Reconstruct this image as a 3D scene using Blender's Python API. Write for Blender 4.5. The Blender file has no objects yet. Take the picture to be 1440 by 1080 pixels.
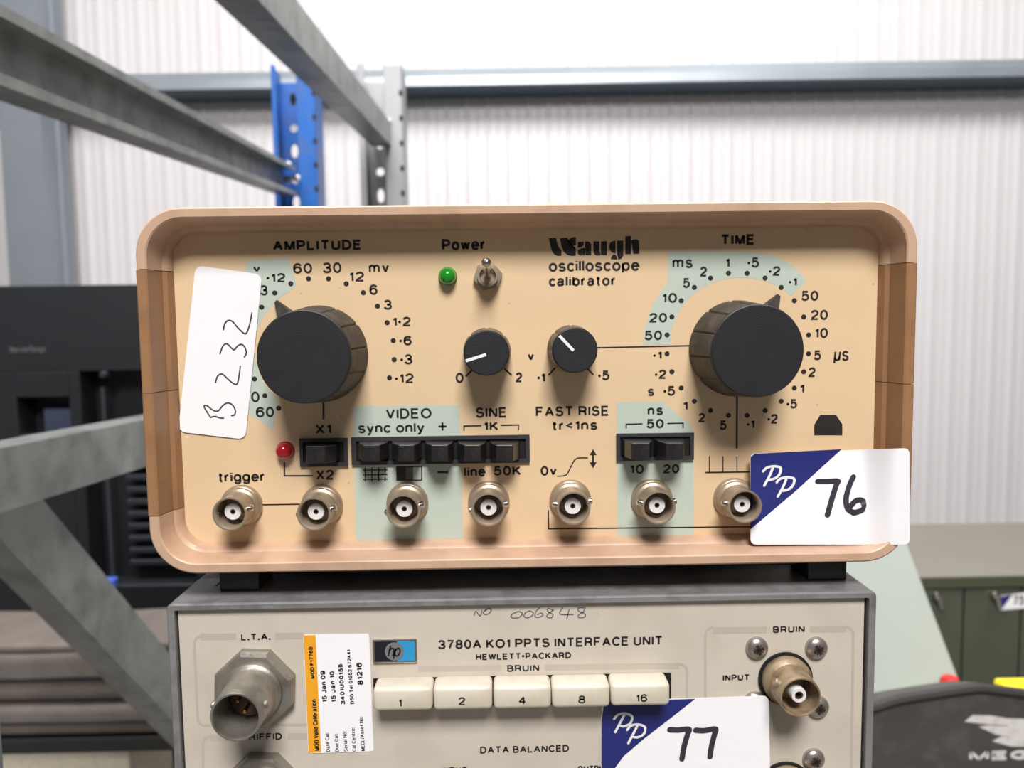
import bpy, bmesh, math, random
from mathutils import Vector, Matrix
random.seed(7)
scene = bpy.context.scene
C = scene.collection
S = 0.001                                   # everything below is written in millimetres
PI = math.pi

# ------------------------------------------------------------------ camera
F = 1100.0                                  # focal length in pixels of a 1440 x 1080 frame
CAM = Vector((-9.35, -230.5, 83.5))
YAW, PITCH, ROLL = math.radians(0.92), math.radians(-4.58), math.radians(-0.72)
fwd = Vector((math.sin(YAW)*math.cos(PITCH), math.cos(YAW)*math.cos(PITCH), math.sin(PITCH)))
r0 = Vector((math.cos(YAW), -math.sin(YAW), 0)); u0 = r0.cross(fwd)
RT = math.cos(ROLL)*r0 + math.sin(ROLL)*u0; UP = -math.sin(ROLL)*r0 + math.cos(ROLL)*u0
cd = bpy.data.cameras.new('camera'); cam = bpy.data.objects.new('camera', cd); C.objects.link(cam)
cam.matrix_world = Matrix(((RT.x, UP.x, -fwd.x, CAM.x*S), (RT.y, UP.y, -fwd.y, CAM.y*S), (RT.z, UP.z, -fwd.z, CAM.z*S), (0, 0, 0, 1)))
cd.sensor_fit = 'HORIZONTAL'; cd.sensor_width = 36; cd.lens = F/1440*36
cd.clip_start = 0.01; cd.clip_end = 60
cd.dof.use_dof = True; cd.dof.focus_distance = 0.231; cd.dof.aperture_fstop = 17
scene.camera = cam

# ------------------------------------------------------------------ world, lights, exposure
scene.view_settings.view_transform = 'Standard'; scene.view_settings.look = 'None'
scene.view_settings.gamma = 1; scene.view_settings.use_curve_mapping = False
scene.view_settings.exposure = 0.0
w = bpy.data.worlds.new('world'); scene.world = w; w.use_nodes = True
w.node_tree.nodes['Background'].inputs[0].default_value = (0.96, 0.97, 1.0, 1)
w.node_tree.nodes['Background'].inputs[1].default_value = 0.11

def area(name, loc, target, sx, sy, power, col=(1, 0.97, 0.94)):
    l = bpy.data.lights.new(name, 'AREA'); l.shape = 'RECTANGLE'; l.size = sx; l.size_y = sy; l.energy = power; l.color = col
    o = bpy.data.objects.new(name, l); C.objects.link(o); o.location = loc
    o.rotation_euler = (Vector(target)-Vector(loc)).to_track_quat('-Z', 'Y').to_euler()
    return o
area('hall_or_fill_lamp', (0.1, -1.62, 1.95), (0, 0, 0), 0.85, 0.7, 92)
area('hall_or_fill_lamp', (0.35, 0.75, 2.7), (0.35, 2.95, 0.45), 2.6, 0.9, 72)
area('hall_or_fill_lamp', (-0.9, 0.1, 2.5), (-0.75, 1.0, -0.4), 1.2, 0.5, 70)  # added fill lamp, brightens the braces and piled cases at the left
area('hall_or_fill_lamp', (1.3, 0.6, 2.7), (1.2, 0.8, 0), 1.2, 0.5, 45)  # added fill lamp, brightens the tops of things at the right

# ------------------------------------------------------------------ pixel rays to points on real surfaces
def ray(px, py):
    return fwd + RT*((px-720)/F) + UP*(-(py-540)/F)
def at(px, py, Y):
    d = ray(px, py); return CAM + d*((Y-CAM.y)/d.y)
def hit(px, py, g):
    Y = 0.0
    for _ in range(14):
        p = at(px, py, Y); Y = g(p.x, p.z)
    return at(px, py, Y)

# ------------------------------------------------------------------ materials
def lin(c):
    return tuple((x/255/12.92 if x/255 <= 0.04045 else ((x/255+0.055)/1.055)**2.4) for x in c)
MATS = {}
def mat(name, col, rough=0.5, metal=0.0, var=0.0, scale=60.0, bump=0.0, bscale=800.0, dirt=None, dirt_amt=0.5, dscale=90.0, speck=0.0, spec=0.5, coat=0.0, trans=0.0):
    if name in MATS: return MATS[name]
    m = bpy.data.materials.new(name); m.use_nodes = True; MATS[name] = m
    nt = m.node_tree; b = nt.nodes['Principled BSDF']; L = nt.links
    c = lin(col)
    b.inputs['Base Color'].default_value = (*c, 1); b.inputs['Roughness'].default_value = rough; b.inputs['Metallic'].default_value = metal
    b.inputs['Specular IOR Level'].default_value = spec
    if coat: b.inputs['Coat Weight'].default_value = coat
    if trans: b.inputs['Transmission Weight'].default_value = trans
    tc = nt.nodes.new('ShaderNodeTexCoord'); cur = None
    def noise(sc, det=4):
        n = nt.nodes.new('ShaderNodeTexNoise'); n.inputs['Scale'].default_value = sc; n.inputs['Detail'].default_value = det
        L.new(tc.outputs['Object'], n.inputs['Vector']); return n
    def mix(fac, a, bcol):
        x = nt.nodes.new('ShaderNodeMix'); x.data_type = 'RGBA'
        L.new(fac, x.inputs[0])
        if a is None: x.inputs[6].default_value = (*c, 1)
        else: L.new(a, x.inputs[6])
        x.inputs[7].default_value = (*bcol, 1); return x.outputs[2]
    def ramp(src, lo, hi, amt):
        r = nt.nodes.new('ShaderNodeMapRange'); L.new(src, r.inputs[0])
        r.inputs[1].default_value = lo; r.inputs[2].default_value = hi; r.inputs[3].default_value = 0; r.inputs[4].default_value = amt
        return r.outputs[0]
    if var: cur = mix(ramp(noise(scale).outputs[0], 0.35, 0.7, 1.0), cur, tuple(x*(1-var) for x in c))
    if dirt: cur = mix(ramp(noise(dscale, 8).outputs[0], 0.48, 0.68, dirt_amt), cur, lin(dirt))
    if speck: cur = mix(ramp(noise(520, 2).outputs[0], 0.765, 0.80, speck), cur, tuple(x*0.3 for x in c))
    if cur: L.new(cur, b.inputs['Base Color'])
    if bump:
        n = noise(bscale, 3); bp = nt.nodes.new('ShaderNodeBump'); bp.inputs['Strength'].default_value = bump; bp.inputs['Distance'].default_value = 0.0004
        L.new(n.outputs[0], bp.inputs['Height']); L.new(bp.outputs[0], b.inputs['Normal'])
    return m

M_lip = mat('tan_plastic', (202, 168, 142), 0.42, var=0.06, scale=40, bump=0.12, bscale=1500, dirt=(120, 84, 62), dirt_amt=0.25, dscale=70, speck=0.5)
M_brown = mat('brown_plastic', (158, 117, 82), 0.45, var=0.06, scale=50, bump=0.1, bscale=1500, dirt=(110, 78, 55), dirt_amt=0.25)
M_cal = mat('cream_panel', (226, 197, 159), 0.48, var=0.04, scale=25, speck=0.55)
M_green = mat('sage_print', (190, 202, 190), 0.5, var=0.05, scale=40, speck=0.4)
M_ink = mat('black_ink', (38, 34, 33), 0.5)
M_knob = mat('knob_black', (32, 32, 37), 0.5, var=0.2, scale=150, bump=0.2, bscale=2500)
M_skirt = mat('knob_side_dusty', (50, 45, 42), 0.6, dirt=(92, 80, 69), dirt_amt=0.6, dscale=160, bump=0.15)
M_dusty = mat('small_knob_skirt', (96, 82, 68), 0.6, dirt=(150, 130, 108), dirt_amt=0.7, dscale=200, bump=0.2)
M_white = mat('white_mark', (236, 236, 236), 0.5)
M_black = mat('black_plastic', (38, 36, 37), 0.28, var=0.2, scale=200, dirt=(74, 70, 66), dirt_amt=0.22, dscale=260)
M_frame = mat('switch_frame_black', (54, 53, 57), 0.45)
M_hole = mat('recess_black', (8, 8, 8), 0.7)
M_nickel = mat('dull_nickel', (180, 164, 144), 0.4, metal=0.6, dirt=(136, 114, 90), dirt_amt=0.6, dscale=170, bump=0.12)
M_nickel_in = mat('dull_nickel_inside', (150, 136, 118), 0.5, metal=0.7, dirt=(96, 76, 58), dirt_amt=0.6, dscale=170)
M_bright = mat('bright_metal', (205, 200, 194), 0.2, metal=1.0)
M_grime = mat('grimy_nickel', (168, 148, 122), 0.5, metal=0.45, dirt=(112, 88, 62), dirt_amt=0.8, dscale=220, bump=0.3, bscale=900)
M_pewter = mat('pewter_plating', (158, 153, 144), 0.42, metal=0.7, dirt=(112, 106, 97), dirt_amt=0.6, dscale=150, bump=0.25, bscale=900)
M_ptfe = mat('white_insulator', (226, 224, 224), 0.35)
M_pin = mat('socket_pin', (96, 78, 56), 0.4, metal=0.8)
M_gled = mat('green_lens', (24, 138, 30), 0.08, coat=0.6)
M_rled = mat('red_lens', (158, 22, 34), 0.08, coat=0.6)
M_paper = mat('white_sticker', (246, 245, 249), 0.55, bump=0.25, bscale=120)
M_navy = mat('navy_print', (36, 42, 112), 0.4)
M_marker = mat('marker_ink', (52, 48, 60), 0.5)
M_pen = mat('pen_ink', (70, 58, 64), 0.5)
M_pencil = mat('faded_ink', (96, 92, 100), 0.6)
M_lu = mat('warm_grey_panel', (204, 195, 182), 0.5, var=0.05, scale=30, dirt=(176, 165, 150), dirt_amt=0.35, dscale=45, speck=0.35)
M_band = mat('grey_band_print', (186, 177, 164), 0.5)
M_luframe = mat('grey_enamel', (138, 136, 138), 0.42, metal=0.15, var=0.15, scale=70, dirt=(84, 80, 80), dirt_amt=0.5, dscale=120, bump=0.3, bscale=700)
M_lutop = mat('grey_textured_enamel', (122, 120, 119), 0.55, var=0.15, scale=60, bump=0.6, bscale=900, dirt=(90, 84, 78), dirt_amt=0.4)
M_key = mat('ivory_key', (214, 207, 191), 0.38, dirt=(188, 170, 142), dirt_amt=0.4, dscale=120, speck=0.3)
M_orange = mat('orange_print', (240, 166, 34), 0.5)
M_hpblue = mat('badge_blue', (48, 150, 205), 0.25)
M_hpblack = mat('badge_black', (26, 30, 36), 0.25)
M_hpgrey = mat('badge_grey', (140, 142, 144), 0.3, metal=0.4)

# ------------------------------------------------------------------ mesh helpers (millimetres, world position)
WLOC = {}
def thing(name, label, cat, loc, group=None):
    o = bpy.data.objects.new(name, None); C.objects.link(o); o.empty_display_size = 0.02
    o.location = Vector(loc)*S; WLOC[o.name] = Vector(loc)
    o['label'] = label; o['category'] = cat
    if group: o['group'] = group
    return o
def tag(o, label, cat, group=None):
    o['label'] = label; o['category'] = cat
    if group: o['group'] = group
    return o
def struct(o, label):
    o['kind'] = 'structure'; o['label'] = label; return o
def link_mesh(name, me, parent, loc):
    o = bpy.data.objects.new(name, me); C.objects.link(o); WLOC[o.name] = Vector(loc)
    if parent is not None:
        o.parent = parent; o.location = (Vector(loc)-WLOC[parent.name])*S
    else: o.location = Vector(loc)*S
    return o
def obj(name, bm, m, parent=None, loc=None, smooth=False, recalc=True):
    """bm in world mm; loc = origin of the object (defaults to centre of the base)"""
    if loc is None:
        xs = [v.co.x for v in bm.verts]; ys = [v.co.y for v in bm.verts]; zs = [v.co.z for v in bm.verts]
        loc = Vector(((min(xs)+max(xs))/2, (min(ys)+max(ys))/2, min(zs)))
    loc = Vector(loc)
    if recalc: bmesh.ops.recalc_face_normals(bm, faces=bm.faces[:])
    for v in bm.verts: v.co = (v.co-loc)*S
    me = bpy.data.meshes.new(name); bm.to_mesh(me); bm.free()
    ms = m if isinstance(m, (list, tuple)) else [m]
    for x in ms: me.materials.append(x)
    if smooth:
        for p in me.polygons: p.use_smooth = True
        me.set_sharp_from_angle(angle=math.radians(38))
    return link_mesh(name, me, parent, loc)
def clone(o, parent, loc, name=None):
    n = o.copy(); n.name = name or o.name.split('.')[0]; C.objects.link(n); WLOC[n.name] = Vector(loc)
    n.parent = parent; n.location = (Vector(loc)-(WLOC[parent.name] if parent else Vector()))*S
    return n
def NB(): return bmesh.new()
def box(bm, x0, x1, y0, y1, z0, z1, bev=0, seg=2, M=None):
    r = bmesh.ops.create_cube(bm, size=1)
    vs = r['verts']
    for v in vs:
        v.co = Vector(((x0+x1)/2+v.co.x*(x1-x0), (y0+y1)/2+v.co.y*(y1-y0), (z0+z1)/2+v.co.z*(z1-z0)))
    if bev:
        es = list({e for v in vs for e in v.link_edges})
        r = bmesh.ops.bevel(bm, geom=es, offset=bev, segments=seg, affect='EDGES', profile=0.5)
        vs = list({v for f in r['faces'] for v in f.verts} | {v for v in vs if v.is_valid})
    if M is not None:
        for v in vs: v.co = M @ v.co
    return bm
def lathe(bm, prof, cx, cz, seg=32, axis=None, origin=None):
    """prof: (radius, y) list revolved about a line along Y through (cx, cz); axis tilts it"""
    rings = []
    Q = Vector((0, 1, 0)).rotation_difference(Vector(axis).normalized()) if axis else None
    for r, y in prof:
        ring = []
        for k in range(seg if r > 1e-6 else 1):
            a = 2*PI*k/seg
            p = Vector((r*math.cos(a), y, r*math.sin(a)))
            if Q: p = Q @ p
            ring.append(bm.verts.new(p + (Vector(origin) if origin is not None else Vector((cx, 0, cz)))))
        rings.append(ring)
    for a, b in zip(rings, rings[1:]):
        n = max(len(a), len(b))
        for k in range(n):
            f = [a[k % len(a)], a[(k+1) % len(a)], b[(k+1) % len(b)], b[k % len(b)]]
            u = []
            for v in f:
                if v not in u: u.append(v)
            if len(u) > 2: bm.faces.new(u)
    return bm
def prism(bm, poly, y0, y1):
    a = [bm.verts.new((x, y0, z)) for x, z in poly]; b = [bm.verts.new((x, y1, z)) for x, z in poly]
    bm.faces.new(a); bm.faces.new(b[::-1]); n = len(poly)
    for i in range(n): bm.faces.new((a[i], b[i], b[(i+1) % n], a[(i+1) % n]))
    return bm
def loft(bm, A, B, cap=True):
    """two equal closed loops of points joined"""
    a = [bm.verts.new(p) for p in A]; b = [bm.verts.new(p) for p in B]; n = len(a)
    for i in range(n): bm.faces.new((a[i], a[(i+1) % n], b[(i+1) % n], b[i]))
    if cap: bm.faces.new(a[::-1]); bm.faces.new(b)
    return bm
def rrect(x0, x1, z0, z1, r, n=6):
    pts = []
    for cx, cz, a0 in ((x1-r, z1-r, 0), (x0+r, z1-r, 90), (x0+r, z0+r, 180), (x1-r, z0+r, 270)):
        for k in range(n+1):
            a = math.radians(a0+90*k/n); pts.append((cx+r*math.cos(a), cz+r*math.sin(a)))
    return pts
# flat print on a surface g(x, z) -> Y (or a constant)
def G(g):
    return g if callable(g) else (lambda x, z: g)
def pt(px, py, g, off=0.06):
    p = hit(px, py, G(g)); p.y -= off; return p
def smoothpath(P, n=8):
    if len(P) < 3: return [Vector(p) for p in P]
    out = []
    for i in range(len(P)-1):
        p0 = Vector(P[max(i-1, 0)]); p1 = Vector(P[i]); p2 = Vector(P[i+1]); p3 = Vector(P[min(i+2, len(P)-1)])
        for k in range(n):
            t = k/n
            out.append(0.5*((2*p1)+(-p0+p2)*t+(2*p0-5*p1+4*p2-p3)*t*t+(-p0+3*p1-3*p2+p3)*t*t*t))
    out.append(Vector(P[-1])); return out
def strip(bm, W, h, caps=True, sub=None):
    """flat mitred ribbon of half width h through 3D points facing -Y"""
    P = [W[0]]
    for p in W[1:]:
        if Vector((p.x-P[-1].x, 0, p.z-P[-1].z)).length > 1e-4: P.append(p)
    closed = len(P) > 3 and (P[0]-P[-1]).length < 1e-3
    if closed: P = P[:-1]
    n = len(P)
    if n < 2: return
    def dr(a, b): return Vector((b.x-a.x, 0, b.z-a.z)).normalized()
    Ls, Rs = [], []
    for i in range(n):
        d0 = dr(P[i-1], P[i]) if (i or closed) else None; d1 = dr(P[i], P[(i+1) % n]) if (i < n-1 or closed) else None
        d0 = d0 or d1; d1 = d1 or d0
        n0 = Vector((-d0.z, 0, d0.x)); n1 = Vector((-d1.z, 0, d1.x)); m = n0+n1
        m = n1 if m.length < 0.2 else m.normalized()
        k = h/max(m.dot(n1), 0.72)
        Ls.append(bm.verts.new(P[i]+m*k)); Rs.append(bm.verts.new(P[i]-m*k))
    for i in range(n if closed else n-1):
        j = (i+1) % n; bm.faces.new((Rs[i], Rs[j], Ls[j], Ls[i]))
    if caps and not closed:
        for i, j, A, B in ((0, 1, Ls[0], Rs[0]), (n-1, n-2, Rs[-1], Ls[-1])):
            d = dr(P[j], P[i]); t = (A.co-P[i]); mid = [bm.verts.new(P[i]+t*math.cos(k*PI/5)+d*h*math.sin(k*PI/5)) for k in range(1, 5)]
            bm.faces.new([A]+mid+[B])
def stroke(bm, P, wpx, g, curve=False, off=0.06, caps=None):
    """ribbon of width wpx (pixels at that surface) through pixel points P"""
    Q = smoothpath(P) if curve else [Vector(p) for p in P]
    W = [pt(q[0], q[1], g, off) for q in Q]
    strip(bm, W, wpx/2*(W[0].y-CAM.y)/F, curve if caps is None else caps)
def polyprint(bm, P, g, off=0.05):
    bm.faces.new([bm.verts.new(pt(x, y, g, off)) for x, y in P])
def disc(bm, px, py, rpx, g, off=0.06, n=16):
    c = pt(px, py, g, off); h = rpx*(c.y-CAM.y)/F
    bm.faces.new([bm.verts.new(c+Vector((h*math.cos(2*PI*k/n), 0, h*math.sin(2*PI*k/n)))) for k in range(n)])
# a plain grotesque alphabet drawn with round and straight strokes (cap height 1, x height 0.73)
def E(cx, cy, rx, ry, a0, a1):
    n = max(3, int(abs(a1-a0)/18)); return [(cx+rx*math.cos(math.radians(a0+(a1-a0)*k/n)), cy+ry*math.sin(math.radians(a0+(a1-a0)*k/n))) for k in range(n+1)]
_o = E(.27, .365, .27, .365, 0, 360)
GL = {
 '0': [E(.28, .5, .28, .5, 0, 360)], '1': [[(.0, .77), (.12, .80), (.2, .95)], [(.21, 1), (.21, 0)]],
 '2': [E(.28, .72, .27, .28, 172, -38)+[(.06, .14), (0, 0), (.56, 0)]],
 '3': [E(.27, .755, .25, .245, 165, -75)+[(.2, .52)], [(.2, .52)]+E(.27, .265, .29, .265, 75, -168)],
 '4': [[(.44, 0), (.44, 1)], [(.42, 1), (0, .3)], [(0, .3), (.6, .3)]], '5': [[(.52, 1), (.1, 1), (.04, .5)]+E(.27, .335, .29, .335, 128, -160)],
 '6': [E(.28, .32, .28, .32, 0, 360), E(.30, .62, .30, .38, 28, 180)+[(0, .32)]], '7': [[(0, 1), (.55, 1), (.32, .55), (.2, 0)]],
 '8': [E(.28, .765, .235, .235, 0, 360), E(.28, .265, .28, .265, 0, 360)], '9': [E(.28, .68, .28, .32, 0, 360), E(.26, .38, .30, .38, 208, 360)+[(.56, .68)]],
 'A': [[(0, 0), (.34, 1)], [(.34, 1), (.68, 0)], [(.13, .35), (.55, .35)]], 'B': [[(0, 0), (0, 1), (.3, 1)]+E(.32, .76, .22, .24, 90, -90)+[(0, .52)], [(.3, .52)]+E(.33, .26, .27, .26, 90, -90)+[(0, 0)]],
 'C': [E(.36, .5, .36, .5, 38, 322)], 'D': [[(0, 0), (0, 1), (.24, 1)]+E(.26, .5, .38, .5, 90, -90)+[(0, 0)]], 'E': [[(.55, 1), (0, 1), (0, 0), (.56, 0)], [(0, .53), (.5, .53)]],
 'F': [[(.54, 1), (0, 1), (0, 0)], [(0, .51), (.46, .51)]], 'G': [E(.36, .5, .36, .5, 38, 345)+[(.71, .44), (.4, .44)], [(.71, .4), (.71, 0)]], 'H': [[(0, 0), (0, 1)], [(.6, 0), (.6, 1)], [(0, .53), (.6, .53)]],
 'I': [[(0, 0), (0, 1)]], 'J': [[(.44, 1), (.44, .26)]+E(.22, .26, .22, .26, 0, -180)], 'K': [[(0, 0), (0, 1)], [(.58, 1), (0, .36)], [(.2, .58), (.62, 0)]], 'L': [[(0, 1), (0, 0), (.5, 0)]],
 'M': [[(0, 0), (0, 1)], [(0.02, 1), (.36, 0)], [(.36, 0), (.70, 1)], [(.72, 1), (.72, 0)]], 'N': [[(0, 0), (0, 1)], [(0.02, 1), (.58, 0)], [(.6, 0), (.6, 1)]], 'O': [E(.39, .5, .39, .5, 0, 360)], 'P': [[(0, 0), (0, 1), (.32, 1)]+E(.32, .725, .26, .275, 90, -90)+[(0, .45)]],
 'R': [[(0, 0), (0, 1), (.34, 1)]+E(.34, .74, .25, .26, 90, -90)+[(0, .48)], [(.34, .48), (.54, .38), (.57, .1), (.62, 0)]], 'S': [E(.29, .755, .26, .245, 18, 250)+E(.29, .265, .30, .265, 75, -165)],
 'T': [[(0, 1), (.62, 1)], [(.31, 1), (.31, 0)]], 'U': [[(0, 1), (0, .3)]+E(.3, .3, .3, .3, 180, 360)+[(.6, 1)]], 'V': [[(0, 1), (.32, 0)], [(.32, 0), (.64, 1)]], 'W': [[(0, 1), (.23, 0)], [(.23, 0), (.45, .98)], [(.45, .98), (.67, 0)], [(.67, 0), (.9, 1)]],
 'X': [[(0, 0), (.6, 1)], [(0, 1), (.6, 0)]], 'Y': [[(0, 1), (.32, .42), (.64, 1)], [(.32, .42), (.32, 0)]],
 'a': [E(.25, .53, .22, .2, 165, 0)+[(.47, .1), (.53, 0)], [(.47, .43), (.2, .38)]+E(.18, .2, .18, .2, 100, 290)+[(.35, .04), (.47, .2)]], 'b': [[(0, 1), (0, 0)], E(.26, .365, .26, .365, 0, 360)],
 'c': [E(.26, .365, .26, .365, 38, 322)], 'd': [[(.52, 1), (.52, 0)], E(.26, .365, .26, .365, 0, 360)], 'e': [[(.02, .39), (.53, .39)]+E(.27, .365, .265, .365, 4, 325)],
 'g': [E(.26, .38, .26, .35, 0, 360), [(.52, .73), (.52, 0)]+E(.27, -.02, .25, .25, 0, -160)], 'h': [[(0, 1), (0, 0)], [(0, .45)]+E(.23, .47, .23, .26, 180, 0)+[(.46, 0)]], 'i': [[(0, .73), (0, 0)], [(0, .9), (0, 1)]], 'l': [[(0, 0), (0, 1)]],
 'm': [[(0, .73), (0, 0)], [(0, .45)]+E(.2, .49, .2, .24, 180, 0)+[(.4, 0)], [(.4, .45)]+E(.6, .49, .2, .24, 180, 0)+[(.8, 0)]], 'n': [[(0, .73), (0, 0)], [(0, .45)]+E(.23, .47, .23, .26, 180, 0)+[(.46, 0)]], 'o': [_o],
 'p': [[(0, .73), (0, -.27)], E(.26, .365, .26, .365, 0, 360)], 'r': [[(0, .73), (0, 0)], [(0, .4)]+E(.25, .42, .25, .3, 180, 85)], 's': [E(.23, .545, .21, .185, 20, 250)+E(.23, .185, .23, .185, 75, -165)],
 't': [[(.12, .95), (.12, .12), (.18, .01), (.29, .01)], [(0, .71), (.29, .71)]], 'u': [[(0, .73), (0, .26)]+E(.23, .26, .23, .26, 180, 360)+[(.46, .73)], [(.46, .4), (.46, 0)]], 'v': [[(0, .73), (.23, 0)], [(.23, 0), (.46, .73)]],
 'w': [[(0, .73), (.17, 0)], [(.17, 0), (.34, .7)], [(.34, .7), (.51, 0)], [(.51, 0), (.68, .73)]], 'y': [[(0, .73), (.24, .02)], [(.48, .73), (.22, -.1), (.12, -.26), (.0, -.26)]], 'µ': [[(.1, .73), (0, -.27)], [(.06, .2)]+E(.26, .2, .2, .2, 190, 330)+[(.48, .3)], [(.56, .73), (.46, 0)]],
 '+': [[(0, .5), (1, .5)], [(.5, 0), (.5, 1)]], '<': [[(.45, .78), (0, .5), (.45, .22)]], '/': [[(0, -.05), (.3, 1.05)]],
 '·': [E(.03, .46, .035, .035, 0, 360)], '•': [E(.07, .5, .09, .09, 0, 360)], '.': [E(0, .03, .03, .03, 0, 360)], ':': [E(0, .04, .03, .03, 0, 360), E(0, .6, .03, .03, 0, 360)], ' ': []}
GAP = 0.2
def text(bm, s, x0, y0, x1, y1, g, wt=2.1, off=0.06, rot=0.0, shear=0.0, gap=None):
    """s printed into the pixel box with strokes wt pixels wide; rot in degrees anticlockwise about the centre of the box"""
    if gap is None: gap = 0.12+wt/abs(y1-y0)
    L = []; x = 0.0
    for ch in s:
        if ch == ' ': x += 0.36; continue
        ps = GL[ch]; w_ = max(p[0] for q in ps for p in q)
        for q in ps: L.append([(x+p[0]+shear*p[1], p[1]) for p in q])
        x += w_+gap
    xs = [p[0] for q in L for p in q]; ys = [p[1] for q in L for p in q]
    ax, bx, ay, by = min(xs), max(xs), min(ys), max(ys)
    c = pt((x0+x1)/2, (y0+y1)/2, g, off); k = (c.y-CAM.y)/F
    wd, ht = max((abs(x1-x0)-wt)*k, 0), max((abs(y1-y0)-wt)*k, 0); a = math.radians(rot)
    for q in L:
        W = []
        for u, v in q:
            X = ((u-ax)/(bx-ax)-0.5)*wd if bx-ax > 1e-6 else 0; Z = ((v-ay)/(by-ay)-0.5)*ht if by-ay > 1e-6 else 0
            p = Vector((c.x+X*math.cos(a)-Z*math.sin(a), c.y, c.z+X*math.sin(a)+Z*math.cos(a)))
            if callable(g): p.y = g(p.x, p.z)-off
            W.append(p)
        strip(bm, W, wt/2*k, caps=False)
def sheet(name, m, parent, corners, g, rc=0.06, nu=28, nv=14, thick=0.12):
    """paper sticker with rounded corners lying on g; corners TL TR BR BL in pixels; rc = corner radius as part of the height"""
    TL, TR, BR, BL = [Vector(c) for c in corners]
    asp = ((TR-TL).length+(BR-BL).length)/((BL-TL).length+(BR-TR).length)
    vv = [rc*q for q in (0, .08, .3, .65, 1)]; vv = vv + [rc+(1-2*rc)*k/nv for k in range(1, nv)] + [1-x for x in reversed(vv)]
    bm = NB(); grid = []
    for v in vv:
        e = min(v, 1-v); ins = (rc-math.sqrt(max(rc*rc-(rc-e)**2, 0)))/asp if e < rc else 0
        row = []
        for k in range(nu+1):
            u = ins+(1-2*ins)*k/nu
            q = (TL*(1-u)+TR*u)*(1-v)+(BL*(1-u)+BR*u)*v
            row.append(bm.verts.new(pt(q.x, q.y, g, 0)))
        grid.append(row)
    for a, b in zip(grid, grid[1:]):
        for k in range(nu): bm.faces.new((a[k], a[k+1], b[k+1], b[k]))
    bmesh.ops.recalc_face_normals(bm, faces=bm.faces[:])
    ext = bmesh.ops.extrude_face_region(bm, geom=bm.faces[:])
    for v in ext['geom']:
        if isinstance(v, bmesh.types.BMVert): v.co.y += thick
    return obj(name, bm, m, parent, smooth=True)
def fillprint(name, m, parent, L, Rr, g, off=0.07, n=14, nu=14):
    """print area between a left pixel polyline L and a right one Rr, following g"""
    bm = NB(); rows = []
    def samp(P, t):
        x = t*(len(P)-1); i = min(int(x), len(P)-2); f = x-i
        return Vector(P[i])*(1-f)+Vector(P[i+1])*f
    for j in range(n+1):
        a, b = samp(L, j/n), samp(Rr, j/n)
        rows.append([bm.verts.new(pt(*(a*(1-k/nu)+b*(k/nu)), g, off)) for k in range(nu+1)])
    for a, b in zip(rows, rows[1:]):
        for k in range(nu): bm.faces.new((a[k], a[k+1], b[k+1], b[k]))
    return obj(name, bm, m, parent, smooth=True)

# ------------------------------------------------------------------ the hall: floor, cladding wall, steel rail, column
M_floor = mat('concrete', (128, 124, 118), 0.8, var=0.15, scale=2, bump=0.2, bscale=40)
M_clad = mat('white_cladding', (222, 219, 222), 0.42, var=0.03, scale=1.5)
M_steel = mat('grey_painted_steel', (142, 150, 158), 0.45, metal=0.2, var=0.08, scale=5)
M_rail = mat('galvanised_rail', (172, 182, 190), 0.38, metal=0.5, var=0.1, scale=6)
FLOOR = -1000.0
bm = NB(); box(bm, -6000, 6000, -3000, 3400, FLOOR-60, FLOOR)
struct(obj('floor', bm, M_floor), 'grey concrete hall floor')
WA = 0.028                                   # the wall stands slightly turned: its left end is further away
def wall_y(x): return 3000.0-WA*x
bm = NB()
prof = []
x = -5200.0
while x < 5200:                              # trapezoid ribs, 82 mm pitch, with a small swage between
    prof += [(x, 0), (x+28, 0), (x+31, -3), (x+36, -3), (x+39, 0), (x+64, 0), (x+69, -11), (x+77, -11)]
    x += 82
top = [bm.verts.new((a, wall_y(a)+b, 3000)) for a, b in prof]; bot = [bm.verts.new((a, wall_y(a)+b, FLOOR)) for a, b in prof]
for i in range(len(prof)-1): bm.faces.new((top[i], top[i+1], bot[i+1], bot[i]))
b0 = [bm.verts.new((-5200, wall_y(-5200)+60, z)) for z in (3000, FLOOR)]; b1 = [bm.verts.new((5200, wall_y(5200)+60, z)) for z in (3000, FLOOR)]
bm.faces.new((b0[0], b0[1], b1[1], b1[0])); bm.faces.new((top[0], bot[0], b0[1], b0[0])); bm.faces.new((top[-1], b1[0], b1[1], bot[-1]))
struct(obj('wall_back', bm, M_clad), 'white ribbed metal cladding wall')
# horizontal rail: a folded section with a sloping upper face, standing off the wall
zr = at(800, 118, 2830).z
bm = NB()
def rail_loop(x):
    y = wall_y(x)+2
    return [Vector((x, y+b, zr+h)) for b, h in ((0, 0), (-172, 0), (-172, 34), (-158, 66), (-148, 66), (-162, 32), (-162, 8), (0, 8))]
loft(bm, rail_loop(-5200), rail_loop(5200))
rail = struct(obj('trim_1', bm, M_rail), 'long grey steel rail running along the cladding wall')
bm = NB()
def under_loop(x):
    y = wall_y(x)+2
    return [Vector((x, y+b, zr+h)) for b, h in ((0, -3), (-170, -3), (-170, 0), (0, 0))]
loft(bm, under_loop(-5200), under_loop(5200)); obj('rail_underside_shade', bm, mat('dark_blue_shade', (58, 76, 90), 0.5), rail)  # thin dark sheet: the shade under the rail put into its colour
cx0 = at(4, 250, 2760).x; cx1 = at(62, 250, 2760).x
bm = NB(); cy = 2760
box(bm, cx0, cx1, cy, cy+12, FLOOR, 3000); box(bm, cx1-14, cx1, cy+12, cy+180, FLOOR, 3000); box(bm, cx0, cx0+14, cy+12, cy+180, FLOOR, 3000)
box(bm, cx1-14, cx1+16, cy+96, cy+104, FLOOR, 3000)
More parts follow.
